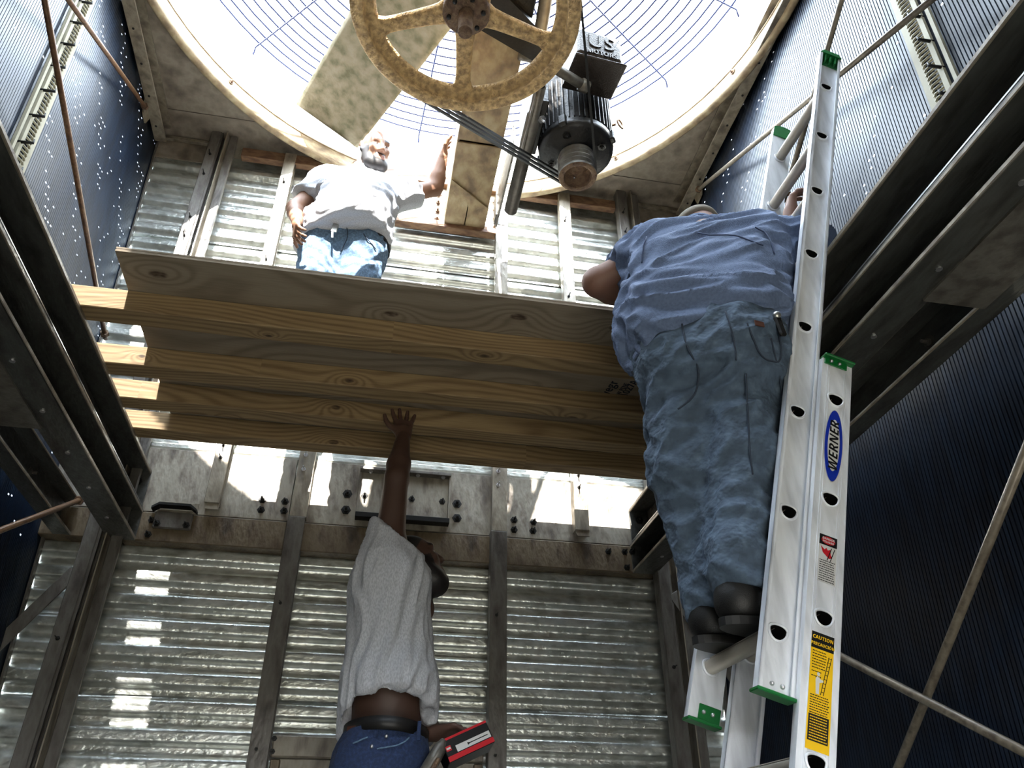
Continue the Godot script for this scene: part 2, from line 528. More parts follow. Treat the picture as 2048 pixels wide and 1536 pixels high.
func build_shell() -> void:
	var f := place("floor")
	var st := S()
	box(st, Vector3(0.15, FLOOR - 0.1, -0.8), Vector3(4.4, 0.2, 6.4))
	obj("basin_slab", st, M.wet_concrete, f)
	st = S()
	box(st, Vector3(0.15, (FLOOR - 0.55) * 0.5, -3.2), Vector3(2.5, -0.55 - FLOOR, 1.1), 0.01)
	obj("sump_ledge", st, M.wet_concrete, f)
	# film fill on both sides
	for side in [-1, 1]:
		var w := place("wall_left" if side < 0 else "wall_right")
		var zs: float = -2.39 if side < 0 else -1.42
		for r in [[-3.74, zs - 0.005], [zs + 0.005, -0.6], [-0.6, 0.8], [0.8, 2.42]]:
			fill_pack(w, side, r[0], r[1], 1.46, DECK, M.fill_pvc, (0.85 if r[0] < -3.0 else 0.12) if side < 0 else (0.40 if r[0] < -3.0 else 0.06))
			fill_pack(w, side, r[0], r[1], FLOOR, 1.46, M.fill_pvc, 0.2 if side < 0 and r[0] < -3.0 else 0.0)
		st = S()
		for k in 8:
			var ya := FLOOR + (DECK - FLOOR) * k / 8.0
			var yb := FLOOR + (DECK - FLOOR) * (k + 1) / 8.0
			var e: float = 0.008 * side
			var xa: float = (XL(ya) if side < 0 else XR(ya)) - e
			var xb: float = (XL(yb) if side < 0 else XR(yb)) - e
			extrude(st, rect2(-0.015, -0.004, 0.015, 0.004), Vector3(xa, ya, -3.70), Vector3(xb, yb, -3.70), Vector3.BACK, Vector3.RIGHT)
		obj("edge_trim", st, M.post_steel, w)
	seam_strip(-1, -2.39, "ribbed hooked strip between fill packs on the left, near the top")
	seam_strip(1, -1.42, "ribbed hooked strip between fill packs on the right, beside the ladder top")
	# front end wall behind the lens
	var fw := place("wall_front")
	for r in [[-2.1, -1.0, FLOOR, DECK], [1.3, 2.4, FLOOR, DECK], [-1.0, 1.3, 0.7, DECK]]:
		plate(fw, "end_panel", r[0], r[1], r[2], r[3], 2.5, 0.08, M.post_steel)
	# fan deck with its round opening
	var c := place("ceiling")
	var ring := PackedVector2Array()
	for k in 96:
		ring.append(Vector2(CX + cos(TAU * k / 96) * (LIP_R + 0.01), CZ + sin(TAU * k / 96) * (LIP_R + 0.01)))
	var zb := [-3.85, -3.47, -2.0, -0.55, 1.0, 2.5]
	var xb := [-1.72, 0.176, 2.06]
	for i in 5:
		for j in 2:
			var r := rect2(xb[j] + 0.003, zb[i] + 0.003, xb[j + 1] - 0.003, zb[i + 1] - 0.003)
			for whole in Geometry2D.clip_polygons(r, ring):
				for poly in Geometry2D.clip_polygons(whole, HATCH):
					if poly.size() < 3 or Geometry2D.is_polygon_clockwise(poly):
						continue
					st = S()
					extrude(st, poly, Vector3(0, DECK, 0), Vector3(0, DECK + 0.04, 0), Vector3.RIGHT, Vector3.BACK)
					obj("deck_panel", st, M.dull_deck, c)
	# deck lies on a strip that closes the joints
	st = S()
	box(st, Vector3(-1.28, DECK + 0.05, -3.47), Vector3(0.84, 0.02, 0.1))
	box(st, Vector3(1.63, DECK + 0.05, -3.47), Vector3(0.82, 0.02, 0.1))
	box(st, Vector3(1.64, DECK + 0.05, -0.55), Vector3(0.8, 0.02, 0.1))
	box(st, Vector3(0.17, DECK + 0.05, 1.0), Vector3(3.7, 0.02, 0.1))
	box(st, Vector3(0.176, DECK + 0.05, 1.1), Vector3(0.1, 0.02, 2.7))
	obj("joint_cover", st, M.dull_deck, c)

# bar grating that lies in the deck hatch behind the lens, letting some sun through
func build_hatch() -> void:
	var t := thing("deck_grating", "bar grating laid in the deck hatch at the left, towards the front", "grating")
	var z := HATCH[0].y + 0.02
	while z < HATCH[2].y:
		var st := S()
		box(st, Vector3((HATCH[0].x + HATCH[2].x) * 0.5, DECK + 0.02, z), Vector3(HATCH[2].x - HATCH[0].x - 0.004, 0.02, 0.005))
		obj("bar", st, M.post_steel, t)
		z += 0.035

# horizontal corrugations: outline of (y, depth)
func corr(y: float) -> float:
	var t := fposmod(y / 0.112, 1.0)
	var s := 0.5 + 0.5 * cos(TAU * t)
	return 0.026 * smoothstep(0.12, 0.72, s)

func corr_sheet(parent: Node3D, x0: float, x1: float, y0: float, y1: float, z: float, m: Material) -> void:
	var st := S(true)
	var n := int((y1 - y0) / 0.0093)
	var p := []
	for i in n + 1:
		var y := y0 + (y1 - y0) * i / n
		p.append(Vector2(y, corr(y)))
	for i in n:
		var a := Vector3(x0, p[i].x, z + p[i].y)
		var b := Vector3(x1, p[i].x, z + p[i].y)
		var c := Vector3(x1, p[i + 1].x, z + p[i + 1].y)
		var d := Vector3(x0, p[i + 1].x, z + p[i + 1].y)
		quad(st, d, c, b, a)
	obj("corrugated_sheet", st, m, parent)

func upright(label: String, group: String, sec: PackedVector2Array, x: float, z: float, y0: float, y1: float, m: Material, holes := true, cat := "post", called := "steel_post") -> Node3D:
	var t := thing(called, label, cat, group)
	var st := S()
	extrude(st, sec, Vector3(x, y0, z), Vector3(x, y1, z), Vector3.RIGHT, Vector3.BACK)
	obj("section", st, m, t)
	return t

func plate(parent: Node3D, called: String, x0: float, x1: float, y0: float, y1: float, z: float, th: float, m: Material, bev := 0.002) -> MeshInstance3D:
	var st := S()
	box(st, Vector3((x0 + x1) * 0.5, (y0 + y1) * 0.5, z - th * 0.5), Vector3(x1 - x0, y1 - y0, th), bev)
	return obj(called, st, m, parent)

func bolts(parent: Node3D, spots: Array, z: float, r := 0.011, m: Material = null) -> void:
	for s in spots:
		var st := S()
		bolt(st, Vector3(s[0], s[1], z), Vector3.BACK, r, 0.04)
		obj("bolt", st, m if m else M.black_iron, parent)

func build_back_wall() -> void:
	var w := place("wall_back")
	for b in [[-1.8, -1.2], [-1.2, -0.76], [-0.76, 0.635], [0.635, 1.06], [1.06, 1.5], [1.5, 2.2]]:
		corr_sheet(w, b[0], b[1], 1.80, 3.32, -3.752, M.galvanised)
		corr_sheet(w, b[0], b[1], 3.30, 3.98, -3.744, M.galvanised)
	for b in [[-1.8, -1.2], [-1.2, -0.36], [-0.36, 0.62], [0.62, 1.46], [1.46, 2.2]]:
		corr_sheet(w, b[0], b[1], 0.72, 1.50, -3.745, M.galvanised)
		corr_sheet(w, b[0], b[1], FLOOR, 0.735, -3.752, M.galvanised)
	plate(w, "outer_skin", -1.95, 2.3, FLOOR, DECK, -3.80, 0.05, M.galvanised)
	# top closing plates
	for b in [[-1.75, -1.21], [1.56, 2.15]]:
		plate(w, "closing_plate", b[0], b[1], 3.93, 4.115, -3.70, 0.01, M.dull_deck)
		plate(w, "closing_plate", b[0], b[1], 4.085, 4.112, -3.675, 0.025, M.pale_steel)
	plate(w, "closing_plate", -1.11, 1.5, 4.05, 4.115, -3.71, 0.01, M.dull_deck)
	# band of stained plates at platform height
	var t := thing("stained_wall_band", "wide band of stained steel plates across the back wall below the platform", "beam")
	for b in [[-1.80, -1.14], [-1.135, -0.41], [-0.40, 0.60], [0.605, 1.46], [1.465, 2.2]]:
		plate(t, "upper_plate", b[0], b[1], 1.52, 1.855, -3.66, 0.012, M.stained_plate)
		plate(t, "lower_plate", b[0], b[1], 1.37, 1.512, -3.648, 0.08, M.grimy_beam, 0.004)
	plate(t, "top_strip", -1.75, 2.1, 1.86, 1.895, -3.665, 0.02, M.galvanised, 0.008)
	plate(t, "top_strip", -1.75, 2.1, 1.895, 1.93, -3.69, 0.02, M.galvanised, 0.008)
	bolts(t, [[-0.545, 1.62], [-0.438, 1.62], [-0.543, 1.567], [-0.435, 1.57], [0.708, 1.614], [0.81, 1.611], [0.708, 1.56], [0.807, 1.562]], -3.66, 0.010)
	bolts(t, [[-0.143, 1.687], [-0.141, 1.6], [0.41, 1.679], [0.413, 1.6]], -3.66, 0.013)
	bolts(t, [[1.197, 1.474], [1.285, 1.478], [1.325, 1.481], [1.29, 1.395], [-1.02, 1.47], [-1.02, 1.40]], -3.648, 0.009)
	# shallow cover pan in the middle of the band
	t = thing("cover_pan", "shallow bolted cover pan in the middle of the stained band", "cover")
	plate(t, "pan", -0.093, 0.37, 1.55, 1.826, -3.652, 0.008, M.stained_plate)
	plate(t, "flange", -0.093, 0.37, 1.81, 1.826, -3.61, 0.045, M.post_steel)
	plate(t, "flange", -0.093, 0.37, 1.548, 1.575, -3.605, 0.05, M.black_iron)
	plate(t, "flange", 0.362, 0.37, 1.555, 1.82, -3.625, 0.03, M.stained_plate)
	bolts(t, [[-0.058, 1.681], [0.178, 1.681], [0.333, 1.681]], -3.652, 0.009)
	for x in [-0.04, 0.2, 0.33]:
		var st := S()
		lathe(st, [Vector2(0.011, 0), Vector2(0.011, 0.005), Vector2(0.006, 0.012), Vector2(0, 0.013)], Vector3(x, 1.81, -3.63), Vector3.DOWN, 8)
		obj("rivet_head", st, M.rivet, t)
	# curved bracket at the left of the band
	t = thing("curved_bracket", "dark curved cleat bolted to the band beside the left channels", "bracket")
	plate(t, "back_plate", -1.01, -0.83, 1.53, 1.575, -3.655, 0.006, M.pale_steel)
	var st := S()
	extrude(st, PackedVector2Array([Vector2(-0.1, 0), Vector2(-0.07, 0.022), Vector2(0.07, 0.022), Vector2(0.1, 0), Vector2(0.1, 0.012), Vector2(0.07, 0.034), Vector2(-0.07, 0.034), Vector2(-0.1, 0.012)]), Vector3(-0.925, 1.512, -3.648), Vector3(-0.925, 1.512, -3.60), Vector3.RIGHT, Vector3.UP)
	obj("saddle", st, M.black_iron, t)
	plate(t, "clamp", -1.01, -0.84, 1.43, 1.512, -3.63, 0.018, M.post_steel, 0.005)
	bolts(t, [[-0.99, 1.45], [-0.86, 1.45]], -3.63, 0.009)
	# posts
	var G := "uprights on the back wall"
	var c7 := c_section(0.075, 0.05, 0.005)
	for a in [[-0.40, "upright crossing the stained band beside the sunlit square"], [0.585, "pale upright crossing the stained band right of the raised arm"]]:
		t = upright("steel " + a[1], G, rect2(0, 0, 0.078, 0.045), a[0], -3.655, 1.525, 4.0, M.pale_steel)
		bolts(t, [[a[0] + 0.03, 1.86], [a[0] + 0.03, 1.78]], -3.61, 0.006, M.rivet)
	for a in [[-0.80, 0.07, "upright with an angled foot left of the sunlit square"], [1.015, 0.075, "upright with an angled foot left of the right channels"]]:
		t = upright("galvanised " + a[2], G, l_section(a[1], 0.05, 0.006), a[0], -3.655, 1.56, 4.02, M.pale_steel)
		st = S()
		box(st, Vector3(a[0] + a[1] * 0.5, 2.79, -3.60), Vector3(a[1], 2.46, 0.006), 0.002)
		obj("face_plate", st, M.pale_steel, t)
		st = S()
		extrude(st, PackedVector2Array([Vector2(0, 0), Vector2(0.012, -0.03), Vector2(a[1], -0.03), Vector2(a[1], 0)]), Vector3(a[0], 1.56, -3.61), Vector3(a[0], 1.56, -3.604), Vector3.RIGHT, Vector3.UP)
		obj("foot", st, M.pale_steel, t)
		bolts(t, [[a[0] + 0.03, 1.87], [a[0] + 0.03, 1.80], [a[0] + 0.03, 3.75], [a[0] + 0.03, 3.1], [a[0] + 0.03, 2.6]], -3.597, 0.005, M.black_iron)
	for a in [[-0.405, "left of the reaching man"], [0.58, "right of the reaching man"]]:
		t = upright("brown lower steel post against corrugated sheets, " + a[1], G, c_section(0.08, 0.06, 0.006), a[0], -3.66, -0.6, 1.525, M.post_steel)
		st = S()
		box(st, Vector3(a[0] + 0.04, 0.46, -3.597), Vector3(0.08, 2.12, 0.006), 0.002)
		obj("face_plate", st, M.post_steel, t)
		bolts(t, [[a[0] + 0.03, 0.5], [a[0] + 0.03, 1.1]], -3.594, 0.004, M.black_iron)
	# paired corner posts
	for s in [-1, 1]:
		var x0: float = -1.275 if s < 0 else 1.43
		t = thing("paired_corner_post", ("left" if s < 0 else "right") + " pair of steel sections standing full height on the back wall", "post", "paired corner posts")
		st = S()
		extrude(st, c_section(0.07, 0.06, 0.006, 0.015), Vector3(x0, FLOOR, -3.66), Vector3(x0, DECK, -3.66), Vector3.RIGHT, Vector3.BACK)
		obj("channel", st, M.post_steel, t)
		st = S()
		box(st, Vector3(x0 + 0.03, 1.5, -3.595), Vector3(0.06, 5.24, 0.008), 0.003)
		obj("face_plate", st, M.post_steel, t)
		st = S()
		extrude(st, l_section(0.05, 0.1, 0.006), Vector3(x0 + 0.095, FLOOR, -3.68), Vector3(x0 + 0.095, DECK, -3.68), Vector3.RIGHT, Vector3.BACK)
		obj("angle", st, M.pale_steel, t)
		st = S()
		box(st, Vector3(x0 + 0.135, 1.5, -3.62), Vector3(0.05, 5.24, 0.02), 0.006)
		obj("outer_strip", st, M.post_steel, t)
		bolts(t, [[x0 + 0.03, 3.9], [x0 + 0.03, 3.72], [x0 + 0.03, 3.35], [x0 + 0.03, 3.2], [x0 + 0.03, 2.4], [x0 + 0.03, 0.9]], -3.591, 0.005, M.black_iron)
	# flat braces at the wall corners
	for a in [[Vector3(-1.27, 1.20, -3.62), Vector3(-1.50, 0.83, -3.62), "left"], [Vector3(1.50, 1.26, -3.60), Vector3(1.80, 0.80, -3.60), "right"]]:
		st = S()
		var d: Vector3 = a[1] - a[0]
		box(st, (a[0] + a[1]) * 0.5, Vector3(0.055, d.length(), 0.008), 0.002, along(d, Vector3.BACK))
		tag(obj("flat_brace", st, M.post_steel), "rusty flat diagonal brace in the lower " + a[2] + " corner of the back wall", "brace", "flat corner braces")
	# rusty headers
	for a in [[-1.08, -0.3, 3.975, 4.055, "left under the fan ring"], [-0.3, 1.43, 3.975, 4.055, "right under the fan ring"]]:
		st = S()
		box(st, Vector3((a[0] + a[1]) * 0.5, (a[2] + a[3]) * 0.5, -3.66), Vector3(a[1] - a[0] - 0.004, a[3] - a[2], 0.05), 0.004)
		tag(obj("rusty_header", st, M.rusty_header), "orange-brown header rail along the back wall, " + a[4], "rail", "header rails")
	st = S()
	box(st, Vector3(0.27, 3.60, -3.65), Vector3(0.66, 0.055, 0.06), 0.004)
	tag(obj("rusty_header", st, M.rusty_header), "short orange-brown ledger rail under the end of the motor support beam", "rail", "header rails")
	# pale plate with bolts behind the support beam end
	t = thing("beam_seat_plate", "pale bolted seat plate behind the support beam end", "plate")
	plate(t, "plate", -0.08, 0.62, 3.63, 3.96, -3.665, 0.01, M.pale_steel)
	for s in [0.205, 0.585]:
		for k in 4:
			st = S()
			bolt(st, Vector3(s, 3.67 + 0.075 * k, -3.665), Vector3.BACK, 0.012, 0.03)
			obj("bolt", st, M.rust, t)
	for k in 3:
		plate(t, "slot", 0.03, 0.075, 3.68 + 0.09 * k, 3.688 + 0.09 * k, -3.663, 0.004, M.black_iron, 0.0)
	# access panel low down between the posts
	t = thing("access_panel", "tan framed access panel low between the two brown posts", "panel")
	plate(t, "panel", -0.31, 0.56, -0.5, 0.48, -3.69, 0.01, M.stained_plate)
	plate(t, "frame_rail", -0.32, 0.57, 0.48, 0.565, -3.65, 0.04, M.stained_plate, 0.006)
	for k in 2:
		plate(t, "stile", -0.32 + 0.85 * k, -0.28 + 0.85 * k, -0.5, 0.475, -3.665, 0.03, M.grimy_beam, 0.004)
	bolts(t, [[-0.315, 0.55], [-0.315, 0.5]], -3.648, 0.006, M.black_iron)

# long channels that carry the platform
func build_frame() -> void:
	for s in [-1, 1]:
		var xi: float = -1.08 if s < 0 else 1.33
		var sidename := "left" if s < 0 else "right"
		var ex := Vector3(s, 0, 0)
		# the section's open side faces the cell: web lies away from it
		var t := thing("stacked_channel_beam", "upper of the long steel channels stacked on the " + sidename + ", carrying the platform timbers", "beam", "long channel beams")
		var st := S()
		var web: float = xi + s * 0.11
		extrude(st, c_section(0.11, 0.19, 0.007), Vector3(web, 1.53, -3.655), Vector3(web, 1.53, 2.3), -ex, Vector3.UP)
		obj("channel", st, M.channel_steel, t)
		st = S()
		tube(st, [Vector3(xi + s * 0.012, 1.537, -3.65), Vector3(xi + s * 0.012, 1.537, 2.3)], 0.013, 10)
		obj("rolled_lip", st, M.channel_steel, t)
		st = S()
		box(st, Vector3(xi + s * 0.004, 1.714, -0.68), Vector3(0.01, 0.018, 5.94), 0.003)
		obj("top_lip", st, M.pale_steel, t)
		st = S()
		box(st, Vector3(xi + s * 0.055, 1.625, -3.65), Vector3(0.11, 0.19, 0.01), 0.002)
		obj("end_plate", st, M.channel_steel, t)
		st = S()
		bolt(st, Vector3(xi + s * 0.05, 1.66, -3.645), Vector3.BACK, 0.012, 0.03)
		obj("bolt", st, M.black_iron, t)
		t = thing("stacked_channel_beam", "lower of the long steel channels stacked on the " + sidename + ", with a row of holes", "beam", "long channel beams")
		st = S()
		extrude(st, c_section(0.12, 0.15, 0.007), Vector3(web, 1.37, -3.655), Vector3(web, 1.37, 2.3), -ex, Vector3.UP)
		obj("channel", st, M.channel_steel, t)
		st = S()
		box(st, Vector3(web - s * 0.118, 1.378, -0.68), Vector3(0.008, 0.016, 5.94), 0.003)
		obj("bottom_lip", st, M.pale_steel, t)
		st = S()
		box(st, Vector3(web - s * 0.118, 1.512, -0.68), Vector3(0.006, 0.012, 5.94), 0.002)
		obj("bottom_lip", st, M.pale_steel, t)
		st = S()
		box(st, Vector3(web - s * 0.06, 1.445, -3.65), Vector3(0.12, 0.15, 0.01), 0.002)
		obj("end_plate", st, M.channel_steel, t)
		for k in 14:
			st = S()
			lathe(st, [Vector2(0, 0), Vector2(0.009, 0), Vector2(0.009, -0.004), Vector2(0, -0.004)], Vector3(web - s * 0.055, 1.3695, -3.4 + 0.3 * k), Vector3.UP, 8)
			obj("rivet_head", st, M.rivet, t)
		for k in 4:
			st = S()
			bolt(st, Vector3(web - s * 0.007, 1.45, -3.1 + 0.62 * k), Vector3(-s, 0, 0), 0.011, 0.04)
			obj("bolt", st, M.black_iron, t)
		# channel pair nearer the fill
		t = thing("fill_side_channel", "smaller steel channel running along the foot of the " + sidename + " upper fill", "beam", "channels along the fill")
		var xo: float = -1.345 if s < 0 else 1.60
		st = S()
		extrude(st, c_section(0.075, 0.16, 0.006), Vector3(xo + s * 0.075, 1.37, -3.64), Vector3(xo + s * 0.075, 1.37, 2.3), -ex, Vector3.UP)
		obj("channel", st, M.channel_steel, t)
		st = S()
		box(st, Vector3(xo, 1.526, -0.67), Vector3(0.008, 0.007, 5.93), 0.003)
		obj("top_lip", st, M.pale_steel, t)
		st = S()
		box(st, Vector3(xo, 1.374, -0.67), Vector3(0.008, 0.012, 5.93), 0.003)
		obj("bottom_lip", st, M.pale_steel, t)
		for k in 6:
			st = S()
			bolt(st, Vector3(xo + s * 0.068, 1.46, -3.2 + 0.5 * k), Vector3(-s, 0, 0), 0.013, 0.03)
			obj("bolt", st, M.post_steel, t)
		# gusset plate joining both
		t = thing("gusset_plate", "flat steel gusset joining the " + sidename + " channels near the picture edge", "plate", "channel gussets")
		var z0: float = -2.62 if s < 0 else -1.42
		st = S()
		extrude(st, PackedVector2Array([Vector2(-0.02, 0), Vector2(0.17, 0), Vector2(0.17, 0.5), Vector2(0.05, 0.6), Vector2(-0.02, 0.6)]), Vector3(web, 1.362, z0), Vector3(web, 1.369, z0), ex, Vector3.BACK)
		obj("plate", st, M.mount_steel, t)
		st = S()
		box(st, Vector3(web + s * 0.09, 1.46, z0 + 0.3), Vector3(0.09, 0.17, 0.12), 0.004, Basis(Vector3.UP, 0.3))
		obj("block", st, M.post_steel, t)
		# upper edge beam under the deck, with the rod gusset
		t = thing("deck_edge_beam", "riveted edge beam under the deck along the " + sidename + " fill", "beam", "deck edge beams")
		var xe: float = -1.60 if s < 0 else 1.93
		st = S()
		extrude(st, l_section(0.075, 0.13, 0.007), Vector3(xe, 4.115, -3.62), Vector3(xe, 4.115, 2.3), -ex, Vector3.DOWN)
		obj("angle", st, M.pale_steel, t)
		st = S()
		box(st, Vector3(xe - s * 0.036, 3.985, -0.66), Vector3(0.072, 0.01, 5.92), 0.003)
		obj("flange", st, M.pale_steel, t)
		for k in 16:
			st = S()
			lathe(st, [Vector2(0, 0), Vector2(0.007, 0), Vector2(0.007, -0.003), Vector2(0, -0.003)], Vector3(xe - s * 0.03, 3.98, -3.5 + 0.22 * k), Vector3.UP, 8)
			obj("rivet_head", st, M.black_iron, t)
		st = S()
		extrude(st, PackedVector2Array([Vector2(0, 0), Vector2(0.14, 0), Vector2(0.10, -0.08), Vector2(0.03, -0.09)]), Vector3(xe - s * 0.005, 3.99, -3.45), Vector3(xe + s * 0.005, 3.99, -3.45), Vector3.BACK, Vector3.UP)
		obj("gusset", st, M.pale_steel, t)

func build_platform() -> void:
	# four square timbers resting on the channels
	var zs := [-2.36, -2.70, -2.965, -3.215]
	var words := ["nearest the ladder", "second from the ladder", "third from the ladder, touched by the raised hand", "nearest the back wall"]
	for i in 4:
		var st := S()
		var B := Basis(Vector3.UP, [0.004, -0.006, 0.003, -0.002][i])
		box(st, Vector3(0.14, 1.765, zs[i] - 0.045), Vector3(2.62, 0.089, 0.089), 0.003, B)
		tag(obj("platform_timber", st, M["timber_%d" % i]), "square timber under the plywood, " + words[i], "timber", "platform timbers")
	# plywood
	var knots := [[0.12, 0.1, 0.05], [0.43, 0.3, 0.045], [0.93, 0.17, 0.04], [0.92, 0.30, 0.035], [1.40, 0.10, 0.05], [1.42, 0.24, 0.04], [1.33, 0.33, 0.045], [1.78, 0.1, 0.045], [1.83, 0.16, 0.045], [1.76, 0.24, 0.04], [1.68, 0.60, 0.06], [0.3, 0.72, 0.04], [0.7, 0.9, 0.05], [1.3, 0.66, 0.03]]
	var tex := wood_image(1024, 512, 2.36, 1.4, 11.0, knots, 9, Color(0.58, 0.53, 0.46), Color(0.45, 0.40, 0.33))
	var m := StandardMaterial3D.new()
	m.resource_name = "plywood"
	m.albedo_texture = tex
	m.roughness = 0.75
	m.cull_mode = BaseMaterial3D.CULL_DISABLED
	M.plywood = m
	var sheets := [[-2.15, -3.37, "big plywood sheet of the work platform, its bright edge facing the camera"], [-3.375, -3.43, "narrow plywood strip closing the platform towards the back wall"]]
	var tilt := 0.0
	for s in sheets:
		var t := thing("plywood_sheet", s[2], "plywood", "plywood of the platform")
		var x0 := -0.945
		var x1 := 1.40
		for k in 3:
			var st := S()
			var y0 := 1.8105 + 0.0062 * k
			var ins: float = [0.0, 0.0015, 0.0004][k]
			var c := [Vector3(x0 + ins, y0, s[0] - ins), Vector3(x1 - ins, y0, s[0] - ins), Vector3(x1 - ins, y0, s[1] + ins), Vector3(x0 + ins, y0, s[1] + ins)]
			var U := func(v: Vector3) -> Vector2: return Vector2((v.x - x0) / 2.36, (-2.15 - v.z) / 1.4)
			var up := Vector3(0, 0.0061, 0)
			for f in [[c[0], c[1], c[2], c[3]], [c[3] + up, c[2] + up, c[1] + up, c[0] + up], [c[0] + up, c[1] + up, c[1], c[0]], [c[1] + up, c[2] + up, c[2], c[1]], [c[2] + up, c[3] + up, c[3], c[2]], [c[3] + up, c[0] + up, c[0], c[3]]]:
				for q in [0, 1, 2, 0, 2, 3]:
					st.set_uv(U.call(f[q]))
					st.add_vertex(f[q])
			obj("ply_layer", st, m, t)
		if s[0] > -3.0:
			# ink stamps on the underside
			stamp(t, [["bovegr", 0.040], ["YELLOW PINE", 0.020], ["BP 1027A", 0.034]], Vector3(0.92, 1.8100, -2.78), true)
			stamp(t, [["PS1-09", 0.024], ["WATERBOND", 0.018], ["RATED SH", 0.022]], Vector3(0.97, 1.8100, -2.34), false)

func stamp(parent: Node3D, lines: Array, at: Vector3, mark: bool) -> void:
	var font := SystemFont.new()
	font.font_names = PackedStringArray(["Droid Sans"])
	font.font_weight = 700
	var x := at.x
	for l in lines:
		var tm := TextMesh.new()
		tm.text = l[0]
		tm.font = font
		tm.font_size = 32
		tm.pixel_size = l[1] / 24.0
		tm.depth = 0.0006
		tm.horizontal_alignment = HORIZONTAL_ALIGNMENT_LEFT
		var o := mesh_obj("ink_stamp", tm, M.ink, parent)
		# letters lie on the underside, read from below, running towards the camera
		o.transform = Transform3D(Basis(Vector3(0, 0, 1), Vector3(-1, 0, 0), Vector3(0, 1, 0)).rotated(Vector3.UP, 0.0), Vector3(x, at.y, at.z))
		o.transform.basis = Basis(Vector3(0.1, 0, 0.995), Vector3(-0.995, 0, 0.1), Vector3(0, -1, 0))
		x += l[1] * 1.35
	if mark:
		var st := S()
		extrude(st, PackedVector2Array([Vector2(0, 0), Vector2(0.045, 0.0), Vector2(0.022, 0.045)]), Vector3(at.x - 0.045, at.y, at.z - 0.055), Vector3(at.x - 0.045, at.y - 0.0005, at.z - 0.055), Vector3.RIGHT, Vector3.BACK)
		obj("ink_stamp", st, M.ink, parent)

